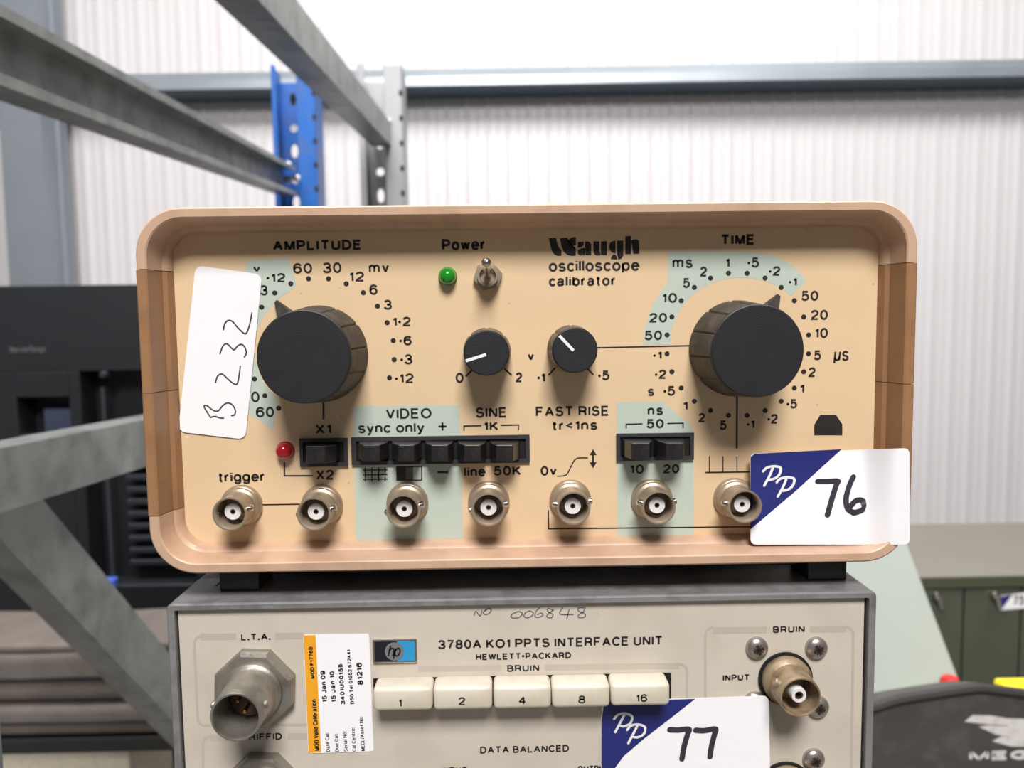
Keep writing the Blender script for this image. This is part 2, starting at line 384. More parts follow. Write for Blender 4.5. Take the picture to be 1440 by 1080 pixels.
struct(obj('trim_2', bm, M_steel), 'grey steel building column against the cladding wall')

# ------------------------------------------------------------------ oscilloscope calibrator
ZB, H, W = 9.3, 108.2, 228.5                 # underside of the bezel above the lower case, height, width
XL, XR, ZT = -W/2, W/2, ZB+H
PY = 11.35                                   # depth of the front panel behind the bezel lip
cal = thing('oscilloscope_calibrator', 'tan and cream oscilloscope calibrator with two big black dials, stacked on the grey unit', 'calibrator', (0, 90, 0))
zc = lambda px, py: at(px, py, 0).z
cutsL = [zc(192, 379), zc(197, 553), zc(207, 726)]; cutsR = [zc(1286, 369), zc(1285, 540), zc(1280, 716)]
def station_pts(i, R=13.5):
    """points of a rounded rectangle inset by i, tagged in order: right side upward, over the top, left side down, along the bottom"""
    r = R-i*0.9
    P = []
    for cxx, czz, a0 in ((XR-i-r, ZT-i-r, 0), (XL+i+r, ZT-i-r, 90)):
        P.append([(cxx+r*math.cos(math.radians(a0+k*10)), czz+r*math.sin(math.radians(a0+k*10))) for k in range(10)])
    Q = []
    for cxx, czz, a0 in ((XL+i+r, ZB+i+r, 180), (XR-i-r, ZB+i+r, 270)):
        Q.append([(cxx+r*math.cos(math.radians(a0+k*10)), czz+r*math.sin(math.radians(a0+k*10))) for k in range(10)])
    top = [(XR-i, cutsR[0]+0.1)]+P[0]+P[1]+[(XL+i, cutsL[0]+0.1)]
    bot = [(XL+i, cutsL[2]-0.1)]+Q[0]+Q[1]+[(XR-i, cutsR[2]-0.1)]
    return top, bot
PROF = [(0, 30), (0, 0.5), (0.5, 0), (2.7, 0), (3.1, 0.35), (4.3, 7.6), (5.4, 8.4), (6.2, PY-0.2), (6.2, 30)]
def sweep(name, which, m):
    bm = NB(); loops = [station_pts(i)[which] for i, y in PROF]
    V = [[bm.verts.new((x, PROF[j][1], z)) for x, z in L] for j, L in enumerate(loops)]
    n = len(PROF)
    for j in range(n):
        a, b = V[j], V[(j+1) % n]
        for k in range(len(a)-1): bm.faces.new((a[k], a[k+1], b[k+1], b[k]))
    bm.faces.new([V[j][0] for j in range(n)]); bm.faces.new([V[j][-1] for j in range(n)][::-1])
    return obj(name, bm, m, cal, smooth=True)
o = sweep('bezel_top', 0, M_lip); o['label'] = 'tan upper bezel moulding'
o = sweep('bezel_bottom', 1, M_lip); o['label'] = 'tan lower bezel moulding with dust'
def side_strip(sgn, z0, z1):
    bm = NB(); ed = XR if sgn > 0 else XL
    pr = [(i-(0.15 if i < 3 else 0.0), y-(0.15 if y < 5 else 0.05)) for i, y in PROF]
    loft(bm, [Vector((ed-sgn*i, y, z0)) for i, y in pr], [Vector((ed-sgn*i, y, z1)) for i, y in pr])
    o = obj('side_strip', bm, M_brown, cal); o['label'] = 'brown plastic side strip of the bezel'
side_strip(-1, cutsL[1]+0.1, cutsL[0]-0.1); side_strip(-1, cutsL[2]+0.1, cutsL[1]-0.1)
side_strip(1, cutsR[1]+0.1, cutsR[0]-0.1); side_strip(1, cutsR[2]+0.1, cutsR[1]-0.1)
bm = NB(); prism(bm, rrect(XL+2, XR-2, ZB+1.5, ZT-2, 8), 29, 215)
obj('case', bm, M_brown, cal)
bm = NB(); prism(bm, rrect(XL+5.5, XR-5.5, ZB+5.5, ZT-5.5, 5), PY, PY+2.5)
obj('front_panel', bm, M_cal, cal)
fx0 = at(308, 820, 11).x; fx1 = at(1191, 810, 11).x
for xa, xb in ((fx0, fx0+12.5), (fx1-12.5, fx1)):
    for ya in (11.0, 180.0):
        bm = NB(); box(bm, xa, xb, ya, ya+16, 0, ZB+2.0, 0.6); obj('foot', bm, M_black, cal)
bm = NB(); box(bm, fx0+13.5, fx1-13.5, 17, 24, 3.2, ZB+1.6, 0.5); o = obj('gap_shade_bar', bm, M_black, cal)  # black bar standing in for the shade between the feet

# printed sage patches
def patch(P):
    bm = NB(); polyprint(bm, P, PY, 0.03); bmesh.ops.triangulate(bm, faces=bm.faces[:]); o = obj('tinted_patch', bm, M_green, cal, recalc=False); return o
def arc(cx, cy, r, a0, a1, n=14):
    return [(cx+r*math.sin(math.radians(a0+(a1-a0)*k/n)), cy-r*math.cos(math.radians(a0+(a1-a0)*k/n))) for k in range(n+1)]
fillprint('tinted_patch', M_green, cal, [(348, 366), (405, 363), (411, 383), (418, 401), (418, 401)][:1]+[(338, 400), (330, 450), (330, 500), (338, 560), (352, 583), (384, 605)],
          [(405, 363), (418, 401)]+arc(450, 491, 92, -26, -140, 10), PY, 0.03, n=40, nu=3)
z6 = lambda P: [(880+x/3.4286, 300+y/3.4286) for x, y in P]
fillprint('tinted_patch', M_green, cal, z6([(85, 634), (90, 570), (105, 505), (135, 430), (165, 385), (200, 338), (205, 185), (320, 182), (430, 182), (570, 185), (650, 191), (720, 208), (780, 236), (830, 275), (872, 325)]),
          z6([(214, 632), (219, 580), (232, 525), (255, 475), (285, 432), (320, 394), (365, 362), (415, 337), (470, 319), (530, 310), (600, 311), (660, 323), (710, 341), (757, 366), (800, 398)]), PY, 0.03, n=56, nu=3)
patch([(497, 571), (646, 570), (651, 757), (500, 760)])
patch([(867, 566), (932, 565), (974, 600), (976, 752), (868, 755)])

# printed lettering
def words(name, items, m=M_ink, g=PY, wt=2.8, parent=None, **kw):
    for it in items:
        bm = NB(); text(bm, *it[:5], g, **dict(dict(wt=wt), **kw, **(it[5] if len(it) > 5 else {})))
        obj(name, bm, m, parent or cal, recalc=False)
amp = [('v', 356, 374.5, 366, 382.5), ('·12', 375, 384, 401, 397), ('60', 412.5, 370, 438.8, 384.5), ('30', 454, 369, 480, 384), ('12', 491, 382, 512, 396), ('mv', 519, 372, 547, 383.5),
       ('6', 519.5, 400, 531, 414.5), ('3', 539.5, 421.5, 551, 435.5), ('1·2', 552, 445.5, 577.5, 459), ('·6', 561.5, 472, 579, 485.8), ('·3', 563, 498, 580, 512.5), ('·12', 555.5, 525, 581.7, 539),
       ('3', 366, 401, 376.5, 415.5), ('30', 339, 550.5, 365, 566), ('60', 360, 572, 385.5, 587)]
words('scale_number', amp)
tim = [('ms', 945.6, 364.7, 974, 377), ('2', 984.4, 375, 994.3, 389), ('1', 1020, 362.7, 1026, 376.4), ('·5', 1051, 362, 1067.5, 376.4), ('·2', 1081, 374.4, 1097.3, 388), ('·1', 1109, 390, 1120.6, 402.7),
       ('50', 1126.5, 408.8, 1151, 423), ('20', 1140, 435.6, 1164.4, 450), ('10', 1145.4, 461, 1164.4, 475.6), ('5', 1144, 492.5, 1154.7, 506.5), ('µs', 1171.7, 493, 1193.5, 512), ('2', 1136.7, 516.4, 1147, 530.4),
       ('1', 1124.4, 539.7, 1131, 553), ('·5', 1106, 561, 1121, 574.7), ('·2', 1079, 582, 1093.8, 596), ('·1', 1050, 590, 1061, 603), ('5', 1011.8, 591, 1022, 604.8), ('2', 982, 580.6, 991.7, 594), ('1', 960, 564, 967, 577),
       ('·5', 933, 542.7, 949.4, 556.7), ('s', 911, 546.5, 920, 557), ('·2', 920.8, 519.6, 937, 533), ('·1', 918.5, 493.4, 930.5, 505.6), ('50', 906, 464.8, 931, 478.5), ('20', 913, 440, 938, 453.7), ('10', 931, 412, 952, 426), ('5', 960, 391, 970.4, 405)]
words('scale_number', tim)
words('printed_lettering', [('AMPLITUDE', 385, 337.5, 507.5, 352), ('Power', 621.7, 336, 682.5, 352), ('TIME', 1013.6, 329.5, 1061.5, 344.5)], wt=3.5)
words('printed_lettering', [('oscilloscope', 772, 365.5, 899, 385), ('calibrator', 772, 387.5, 866, 402.3)], wt=3.0)
words('printed_lettering', [('X1', 443.7, 596, 465.5, 610.5), ('X2', 444.5, 660.5, 469.5, 675), ('trigger', 306.7, 663, 373, 681), ('VIDEO', 542.5, 574, 607, 589), ('sync only', 503.7, 594, 597, 612),
      ('+', 615, 592.5, 629.5, 607), ('SINE', 668.7, 572.5, 713, 587.5), ('1K', 680, 592.5, 701, 605.7), ('line', 652.5, 656, 683, 670.5), ('50K', 693.7, 655, 733, 669), ('FAST RISE', 753, 571, 857, 585.5), ('tr<1ns', 775.7, 591, 840.5, 605),
      ('0v', 760, 655, 783, 669), ('ns', 910.5, 573, 932.5, 584), ('50', 908.7, 589, 933.7, 602.5), ('10', 885.5, 653, 905.5, 666.7), ('20', 932, 652.5, 955.5, 666),
      ('0', 640.6, 524, 652, 538.7), ('2', 725, 523.5, 734.4, 537.7), ('v', 742, 497, 751, 507), ('·1', 755.5, 524, 766.5, 537.7), ('·5', 841, 521, 857, 535)], wt=2.9)
# the fat brand lettering, drawn as solid shapes
z3 = lambda P: [(760+x/9.6, 325+y/9.6) for x, y in P]
bm = NB()
for P in ([(112, 95), (210, 92), (222, 150), (240, 205), (262, 240), (285, 262), (282, 331), (230, 335), (185, 315), (152, 265), (130, 180)],
          [(262, 95), (360, 90), (366, 145), (385, 190), (420, 228), (478, 242), (476, 330), (425, 335), (365, 322), (312, 275), (284, 200)],
          [(384, 140), (392, 108), (420, 86), (478, 80), (478, 190), (430, 197), (398, 178)],
          [(505, 152), (540, 146), (588, 148), (578, 195), (545, 220), (503, 228)], [(603, 140), (650, 141), (684, 172), (685, 326), (606, 326), (604, 230)],
          [(500, 275), (520, 248), (560, 232), (600, 228), (600, 326), (545, 331), (508, 312)],
          [(715, 140), (795, 140), (795, 278), (812, 300), (812, 326), (770, 331), (735, 322), (716, 285)], [(816, 140), (895, 135), (897, 325), (816, 326)],
          [(1012, 132), (1014, 300), (965, 288), (932, 248), (924, 200), (942, 158), (975, 136)], [(1032, 130), (1118, 128), (1118, 330), (1092, 374), (1050, 383), (1060, 335), (1034, 290)],
          [(990, 310), (1025, 332), (1036, 383), (950, 381), (960, 340)],
          [(1145, 70), (1226, 65), (1226, 310), (1145, 312)], [(1229, 130), (1255, 113), (1300, 110), (1330, 135), (1334, 305), (1254, 308), (1252, 175), (1229, 170)]):
    polyprint(bm, z3(P), PY, 0.06)
bmesh.ops.triangulate(bm, faces=bm.faces[:])
o = obj('brand_lettering', bm, M_ink, cal, recalc=False)
# dots, rules and symbols
DOTS = [(434, 392), (462, 392), (487, 399), (511, 411.5), (531, 430.5), (544.5, 453.7), (553, 479), (554.3, 505.6), (547.7, 531.4), (409, 399), (386.5, 412), (368, 432), (358, 533), (372.5, 556.5), (392, 574)]
DOTS += [(1037.5+100.3*math.sin(math.radians(7.5+15*k)), 484.2-100.8*math.cos(math.radians(7.5+15*k))) for k in range(24)]
bm = NB(); disc(bm, *DOTS[0], 3.6, PY); d0 = obj('scale_dot', bm, M_ink, cal, loc=at(*DOTS[0], PY), recalc=False)
for q in DOTS[1:]: clone(d0, cal, at(*q, PY), 'scale_dot')
bm = NB()
for P, wd in (([(455, 540), (455, 590)], 2.8), ([(400, 650), (400, 669), (440, 669)], 2.2), ([(366, 709.8), (424, 709)], 2),
              ([(652.5, 606), (652.5, 599), (677, 598.5)], 2), ([(704, 598), (729, 597.5), (729, 604.5)], 2), ([(880.5, 602.5), (880.5, 596.5), (903.5, 596)], 2), ([(938.5, 595.5), (960.5, 595), (960.5, 602)], 2),
              ([(615, 664), (630.5, 664)], 3), ([(1036.5, 540), (1036, 631)], 2.6), ([(992, 664.5), (1056, 663.5)], 2.2), ([(997.5, 641.5), (997.5, 664)], 1.4), ([(1016.7, 641.5), (1016.7, 664)], 1.4), ([(1036.3, 641.5), (1036.3, 664)], 1.4),
              ([(771, 717), (771.5, 743.5), (1075, 740.5)], 2), ([(830, 489.2), (985, 485.8)], 2),
              ([(655, 529.5), (664, 520.5)], 2.4), ([(709, 518), (719.5, 527.8)], 2.4), ([(771, 528), (781, 517)], 2.4), ([(825, 517), (834.5, 527.2)], 2.4), ([(834, 636), (834, 654)], 2.6),
              ([(558, 656.5), (593, 656), (593, 675), (558, 675.5), (558, 656.5)], 1.6)):
    stroke(bm, P, wd, PY)
stroke(bm, [(784, 669.5), (790, 669.3), (797, 667), (803, 656), (808, 647), (814, 644), (826, 643.8)], 1.7, PY, True)
for x in (513.7, 523, 532.5, 541.7): stroke(bm, [(x, 657.5), (x, 677)], 1.6, PY)
for y in (660.9, 667.6, 674): stroke(bm, [(510.5, y+.2), (545, y-.2)], 1.6, PY)
polyprint(bm, [(829, 640), (834, 631.5), (839, 640)], PY); polyprint(bm, [(829, 650), (839, 650), (834, 658.5)], PY)
polyprint(bm, [(558, 656.5), (571, 656.3), (571, 675.3), (558, 675.5)], PY)
polyprint(bm, [(1000+x/4.5, 560+y/4.5) for x, y in ((690, 105), (790, 105), (830, 165), (830, 235), (652, 235), (652, 168))], PY)
obj('printed_rules', bm, M_ink, cal, recalc=False)
bm = NB(); polyprint(bm, [(571, 656.3), (581, 656.2), (581, 675.2), (571, 675.3)], PY); obj('printed_grey_bar', bm, mat('grey_ink', (92, 96, 88), 0.5), cal, recalc=False)

# large dials
def dial(face_px, face_py, ptr):
    h = 20.0; c = at(face_px, face_py, PY-h); cx, cz = c.x, c.z
    R0, R1, n = 14.9, 13.2, 16
    bm = NB(); seg = 180; rings = []
    for y, rr in ((PY-0.4, R0), (PY-h+1.2, R1+0.15)):
        rings.append([bm.verts.new((cx+(rr-(0.5 if k % 15 == 0 else 0.0))*math.cos(2*PI*(k+4)/seg), y, cz+(rr-(0.5 if k % 15 == 0 else 0.0))*math.sin(2*PI*(k+4)/seg))) for k in range(seg)])
    for k in range(seg): bm.faces.new((rings[0][k], rings[0][(k+1) % seg], rings[1][(k+1) % seg], rings[1][k]))
    bm.faces.new(rings[0]); bm.faces.new(rings[1][::-1])
    body = obj('dial_knob', bm, M_skirt, cal, loc=(cx, PY, cz), smooth=True)
    bm = NB(); lathe(bm, [(0, PY-h+2), (R1-0.5, PY-h+2), (R1-0.35, PY-h+0.9), (R1+0.1, PY-h+0.8), (R1+0.1, PY-h+0.3), (R1-0.25, PY-h), (0, PY-h)], cx, cz, 64)
    o = obj('cap', bm, M_knob, body, loc=(cx, PY, cz), smooth=True); o['label'] = 'flat black dial cap'
    # pointer fin on the skirt
    a = math.radians(ptr); d = Vector((math.sin(a), 0, math.cos(a))); t = Vector((d.z, 0, -d.x))
    bm = NB(); c0 = Vector((cx, 0, cz))
    A = [c0+d*12+t*3.0, c0+d*20.6+t*0.5, c0+d*20.6-t*0.5, c0+d*12-t*3.0]
    lo = [p+Vector((0, PY-0.5, 0)) for p in A]; hi = [A[0]+Vector((0, PY-8.5, 0)), A[1]+Vector((0, PY-1.6, 0)), A[2]+Vector((0, PY-1.6, 0)), A[3]+Vector((0, PY-8.5, 0))]
    loft(bm, lo, hi); obj('pointer', bm, M_skirt, body)
dial(427, 502, -37.5); dial(1065.6, 493.5, 37.5)
# small knobs
def small_knob(face_px, face_py, p0, p1):
    h = 13.5; c = at(face_px, face_py, PY-h); cx, cz = c.x, c.z
    bm = NB(); seg = 72; rings = []
    for y, rr in ((PY-0.3, 7.3), (PY-3.0, 7.3), (PY-h+1, 6.75)):
        rings.append([bm.verts.new((cx+(rr-(0.35 if k % 9 == 0 else 0))*math.cos(2*PI*k/seg), y, cz+(rr-(0.35 if k % 9 == 0 else 0))*math.sin(2*PI*k/seg))) for k in range(seg)])
    for a, b in zip(rings, rings[1:]):
        for k in range(seg): bm.faces.new((a[k], a[(k+1) % seg], b[(k+1) % seg], b[k]))
    bm.faces.new(rings[0]); bm.faces.new(rings[-1][::-1])
    body = obj('control_knob', bm, M_dusty, cal, loc=(cx, PY, cz), smooth=True)
    bm = NB(); lathe(bm, [(0, PY-h+1.6), (6.55, PY-h+1.6), (6.7, PY-h+0.4), (6.3, PY-h), (0, PY-h)], cx, cz, 48)
    o = obj('cap', bm, M_knob, body, loc=(cx, PY, cz), smooth=True)
    bm = NB(); stroke(bm, [p0, p1], 4.2, PY-h, off=0.05); o = obj('indicator_line', bm, M_white, body, recalc=False); o['label'] = 'white indicator line'
small_knob(684.2, 496.5, (655, 507.5), (683.5, 498.5)); small_knob(808.5, 492.5, (786.5, 472), (806.5, 493))

# lamps
def led(px, py, rpx, m, lab):
    c = at(px, py, PY-4); r = rpx*(PY-4+230.5)/F
    bm = NB(); lathe(bm, [(r+0.25, PY-0.05), (r+0.25, PY-0.8), (r, PY-1.0)]+[(r*math.cos(a*PI/16), PY-1.9-r*math.sin(a*PI/16)) for a in range(9)], c.x, c.z, 32)
    o = obj('indicator_lamp', bm, m, cal, smooth=True); o['label'] = lab
led(628.5, 388, 12, M_gled, 'green indicator lamp'); led(397, 636, 12, M_rled, 'red indicator lamp')
# toggle switch
c = at(686, 389, PY)
bm = NB(); prism(bm, [(c.x+4.5*math.cos(k*PI/3+0.2), c.z+4.5*math.sin(k*PI/3+0.2)) for k in range(6)], PY-2.2, PY)
tog = obj('toggle_switch', bm, M_nickel, cal)
bm = NB(); lathe(bm, [(3.2, PY-2.2), (3.2, PY-5), (2.5, PY-5), (2.2, PY-3.4), (0, PY-3.4)], c.x, c.z, 24); obj('bushing', bm, M_nickel, tog, smooth=True)
tip = at(683.8, 367, PY-13.5); base = Vector((c.x, PY-3.2, c.z)); ax = (tip-base); Ln = ax.length
bm = NB(); lathe(bm, [(0, -0.2), (0.95, 0), (1.45, Ln-2)]+[(1.5*math.cos(k*PI/12), Ln-1.4+1.5*math.sin(k*PI/12)) for k in range(7)], 0, 0, 20, axis=ax, origin=base)
obj('lever', bm, M_bright, tog, smooth=True)

# press-switch banks
def bank(x0, y0, x1, y1, keys, slot):
    a = at(x0, y1, PY); b = at(x1, y0, PY)
    s0 = at(slot[0], slot[3], PY); s1 = at(slot[2], slot[1], PY)
    bm = NB()
    for q in ((a.x, s0.x, a.z, b.z), (s1.x, b.x, a.z, b.z), (s0.x, s1.x, a.z, s0.z), (s0.x, s1.x, s1.z, b.z)): box(bm, q[0], q[1], PY-1.0, PY+1.0, q[2], q[3])
    fr = obj('switch_bank', bm, M_frame, cal)
    bm = NB(); box(bm, s0.x, s1.x, PY-0.2, PY+0.6, s0.z, s1.z); obj('slot_back', bm, M_hole, fr)
    for (bx0, bx1, by0, by1, fx0, fx1, fy0, fy1) in keys:
        hh = 9.6
        A = [at(*p, PY-0.6) for p in ((bx0, by1), (bx1, by1), (bx1, by0), (bx0, by0))]
        B = [at(*p, PY-hh) for p in ((fx0, fy1), (fx1, fy1), (fx1, fy0), (fx0, fy0))]
        bm = NB()
        A0 = [Vector((p.x, PY-0.2, p.z)) for p in A]; mid = [A[i]*0.55+B[i]*0.45 for i in range(4)]
        for i in range(4): mid[i].x = A[i].x*0.82+B[i].x*0.18; mid[i].z = A[i].z*0.75+B[i].z*0.25
        loops = [A0, mid, B]
        V = [[bm.verts.new(p) for p in L] for L in loops]
        for p, q in zip(V, V[1:]):
            for i in range(4): bm.faces.new((p[i], p[(i+1) % 4], q[(i+1) % 4], q[i]))
        bm.faces.new(V[0]); bm.faces.new(V[-1])
        bmesh.ops.recalc_face_normals(bm, faces=bm.faces[:])
        bmesh.ops.bevel(bm, geom=[e for e in bm.edges], offset=0.22, segments=2, affect='EDGES', profile=0.5)
        obj('push_key', bm, M_black, fr, smooth=False)
z2 = lambda x, y: (180+x/4, 540+y/4); z4 = lambda x, y: (480+x/4, 550+y/4); z5 = lambda x, y: (740+x/4, 550+y/4)
def keyspec(f, bx0, bx1, by0, by1, fx0, fx1, fy0, fy1):
    a = f(bx0, by0); b = f(bx1, by1); c_ = f(fx0, fy0); d = f(fx1, fy1); return (a[0], b[0], a[1], b[1], c_[0], d[0], c_[1], d[1])
bank(423, 615.5, 489, 656, [keyspec(z2, 1012, 1192, 335, 425, 1003, 1106, 350, 447)], (427.5, 620.5, 484, 650))
bank(495.5, 611, 744.5, 653.5, [keyspec(z4, b0, b1, 278, 372, f0, f1, 303, 394) for b0, b1, f0, f1 in ((102, 268, 120, 215), (284, 452, 322, 410), (470, 634, 508, 600), (652, 818, 692, 784), (834, 1002, 872, 966))], (502, 616.5, 739, 648))
bank(866.5, 608, 975, 647.5, [keyspec(z5, b0, b1, 266, 358, f0, f1, 292, 386) for b0, b1, f0, f1 in ((538, 700, 594, 694), (716, 882, 786, 882))], (871.5, 613, 969.5, 642))

# BNC sockets, each with its own two bayonet lugs
FR = [(322.5, 723), (441, 723), (566.8, 719), (686.8, 717), (806.8, 715), (926.8, 714), (1048, 712.5)]
LUG = [(10, 190), (10, 190), (12, 192), (10, 190), (14, 174), (170, 10), (176, -4)]
Y0 = PY; Y1 = PY-11.6
first = None
for i, (px, py) in enumerate(FR):
    c = at(px, py, Y1); loc = Vector((c.x, PY, c.z))
    if first is None:
        bm = NB(); lathe(bm, [(0, Y0), (6.5, Y0), (6.5, Y0-1.0), (6.2, Y0-1.5), (5.9, Y0-1.7), (5.7, Y0-2.8), (4.95, Y0-3.2), (4.85, Y0-9.6), (5.05, Y0-10.4), (5.05, Y1), (4.6, Y1), (4.35, Y1+0.6), (4.3, Y0-1.5), (0, Y0-1.5)], c.x, c.z, 40)
        so = obj('coaxial_socket', bm, M_nickel, cal, loc=loc, smooth=True)
        bm = NB(); lathe(bm, [(2.45, Y0-1.5), (2.45, Y0-8.6), (0.8, Y0-8.6), (0.8, Y0-7.0), (0, Y0-7.0)], c.x, c.z, 28); ins = obj('insulator', bm, M_ptfe, so, loc=loc, smooth=True)
        bm = NB(); lathe(bm, [(0.78, Y0-7.0), (0.78, Y0-8.5), (0.4, Y0-8.5), (0.4, Y0-7.2), (0, Y0-7.2)], c.x, c.z, 16); pin = obj('contact_pin', bm, M_pin, so, loc=loc)
        bm = NB(); lathe(bm, [(0, -0.6), (1.0, -0.6), (1.0, 1.15), (0.8, 1.4), (0, 1.4)], 0, 0, 16, axis=(1, 0, 0), origin=(c.x+4.7, Y1+3.6, c.z)); lug = obj('bayonet_lug', bm, M_bright, so, loc=loc, smooth=True)
        first = (so, ins, pin, lug); s = so; la = lug
    else:
        s = clone(first[0], cal, loc, 'coaxial_socket'); clone(first[1], s, loc, 'insulator'); clone(first[2], s, loc, 'contact_pin'); la = clone(first[3], s, loc, 'bayonet_lug')
    lb = clone(first[3], s, loc, 'bayonet_lug')
    la.rotation_euler = (0, -math.radians(LUG[i][0]), 0); lb.rotation_euler = (0, -math.radians(LUG[i][1]), 0)

# paper label with handwriting, stuck over the left of the panel
g1 = lambda x, z: PY-0.45
st = sheet('handwritten_label', M_paper, cal, [(275, 373), (368.5, 386), (345, 618), (250.5, 607)], g1, rc=0.045, nu=12, nv=20); st['label'] = 'white label handwritten with B232'
z1 = lambda P: [(180+x/4, 280+y/4) for x, y in P]; zz2 = lambda P: [(180+x/4, 540+y/4) for x, y in P]
bm = NB()
for P in (z1([(537, 735), (545, 700), (565, 682), (590, 690), (620, 725), (660, 757), (680, 720), (690, 680), (697, 640)]),
          z1([(517, 870), (535, 825), (557, 814), (580, 835), (597, 847), (618, 825), (640, 817), (658, 835), (666, 865), (655, 888)]),
          z1([(493, 1030), (505, 995), (530, 984), (560, 1010), (590, 1035), (613, 1040), (624, 1000), (632, 940)]),
          zz2([(465, 187), (440, 150), (428, 124), (445, 122), (475, 145), (505, 152), (535, 120), (562, 106), (590, 120), (604, 150), (600, 172), (584, 178)]), zz2([(463, 188), (490, 182), (515, 190), (538, 192)])):
    stroke(bm, P, 2.0, g1, True, off=0.06)
obj('handwriting', bm, M_pen, st, recalc=False)

# auction lot sticker 76: from the panel out over the right-hand lip
xa, xb = at(1205, 700, 8).x, at(1262, 700, 0).x
def g2(x, z):
    t = min(max((x-xa)/(xb-xa), 0), 1); t = t*t*(3-2*t)
    q = min(max((44-z)/30, 0), 1); q = q*q*(3-2*q); return (8.0-3.6*q)*(1-t)-0.55*t
def lot_sticker(parent, corners, g, blueL, blueR, pp, digits, num, nu=34):
    s = sheet('lot_sticker', M_paper, parent, corners, g, rc=0.055, nu=nu); s['label'] = 'white lot sticker with navy corner numbered '+num
    o = fillprint('navy_corner', M_navy, s, blueL, blueR, g, off=0.12, n=24)
    bm = NB()
    for k, P in enumerate(pp): stroke(bm, P, 3.6, g, True, off=0.22+0.04*k)
    obj('monogram', bm, M_white, s, recalc=False)
    bm = NB()
    for k, P in enumerate(digits): stroke(bm, P, 8.0, g, True, off=0.2+0.06*k)
    obj('handwritten_number', bm, M_marker, s, recalc=False)
    return s
z7 = lambda P: [(1000+x/4.5, 560+y/4.5) for x, y in P]
PP7 = ([(328, 462), (350, 440), (395, 430), (437, 440), (432, 478), (405, 505), (368, 515)], [(388, 442), (368, 490), (334, 552)])
lot_sticker(cal, z7([(247, 350), (1255, 316), (1258, 926), (250, 926)]), g2, z7([(275, 351), (249, 372), (248, 600), (247, 826)]), z7([(826, 322), (805, 340), (530, 590), (249, 828)]),
            [z7(P) for P in PP7]+[z7([(x+85, y+69) for x, y in P]) for P in PP7],
            [z7([(674, 526), (735, 526), (798, 524), (792, 545), (768, 620), (735, 738)]), z7([(898, 497), (870, 560), (852, 640), (866, 700), (905, 724)]), z7([(900, 724), (955, 705), (970, 672), (948, 644), (910, 650), (872, 692)])], '76')

# ------------------------------------------------------------------ grey half-rack interface unit under the calibrator
LX0, LX1 = at(235, 862, 1).x, at(1231.5, 858, 1).x
LH = 133.0; LD = 300.0; LP = 2.0             # height, depth, depth of its front panel
lu = thing('interface_unit', 'grey cased electronic interface unit with ivory push keys, under the tan calibrator', 'test instrument', ((LX0+LX1)/2, 150, -LH-6))
bm = NB()
t = 2.4
outer = rrect(LX0, LX1, -LH, 0, 1.8, 4); inner = rrect(LX0+t, LX1-t, -LH+t, -1.9, 0.6, 4)
n = len(outer)
rows = [[bm.verts.new((x, 24, z)) for x, z in outer], [bm.verts.new((x, 0.9, z)) for x, z in outer], [bm.verts.new((x*1.0+(0.5 if x < 0 else -0.5), 0.2, z-(0.5 if z > -60 else -0.5))) for x, z in outer],
        [bm.verts.new((x, 0.2, z)) for x, z in inner], [bm.verts.new((x, 24, z)) for x, z in inner]]
for a, b in zip(rows, rows[1:]+rows[:1]):
    for k in range(n): bm.faces.new((a[k], a[(k+1) % n], b[(k+1) % n], b[k]))
obj('front_frame', bm, M_luframe, lu)
bm = NB(); box(bm, LX0+0.4, LX1-0.4, 24, LD, -LH, -0.4, 0.8); obj('case', bm, M_lutop, lu)
bm = NB(); box(bm, LX0+10, LX1-10, 17, LD-12, -0.8, -0.05); obj('top_cover', bm, M_lutop, lu)
for xa in (LX0+9.0, LX1-9.6):
    bm = NB(); box(bm, xa, xa+0.7, 16, LD-10, -0.5, 0.02); obj('cover_seam', bm, M_hole, lu)
bm = NB(); box(bm, LX0+t+0.5, LX1-t-0.7, LP, LP+3, -LH+t+0.5, -2.5); obj('front_panel', bm, M_lu, lu)
bm = NB(); box(bm, LX0+t-0.2, LX1-t+0.2, LP+1.2, LP+4, -LH+t-0.2, -1.8); obj('panel_gasket', bm, M_hole, lu)
for xa in (LX0+12, LX1-26):
    for ya in (20, 260):
        bm = NB(); box(bm, xa, xa+14, ya, ya+14, -LH-6, -LH, 1); obj('foot', bm, M_black, lu)
# printed bands that box the groups of controls
def band(pts, wd, curve=False):
    bm = NB(); stroke(bm, pts, wd, LP, curve, off=0.04 if wd > 5 else 0.07, caps=False); obj('printed_band', bm, M_band, lu, recalc=False)
def corner(x, y, r, a0, a1): return [(x+r*math.cos(math.radians(a0+(a1-a0)*k/6)), y+r*math.sin(math.radians(a0+(a1-a0)*k/6))) for k in range(7)]
band([(282, 895.5), (332, 895)], 9.6); band([(387, 894.5), (426, 894)], 9.6)
band(corner(284, 905, 11, 270, 180)+[(278, 1010)]+corner(288, 1010, 10, 180, 90)+[(432, 1019)], 3.4)
band([(296, 1037), (340, 1037)], 9.6); band([(405, 1035.5), (432, 1035)], 9.6)
band(corner(296, 1046, 11, 270, 180)+[(286, 1110)], 3.4)
band([(588, 940.5), (705, 939.5)], 8.8); band([(765.5, 938.8), (955, 936.5)], 8.8); band([(953, 933.6)]+corner(955, 945, 11.5, 270, 360)+[(966, 990)], 3.4)
band([(1002, 886.8), (1078.5, 885.6)], 9.6); band([(1139, 885), (1190, 884.3)], 9.6)
band(corner(1003, 893, 11, 270, 180)+[(991.5, 1110)], 3.4); band([(1188, 881)]+corner(1189, 892, 11, 270, 360)+[(1197, 1110)], 3.6)
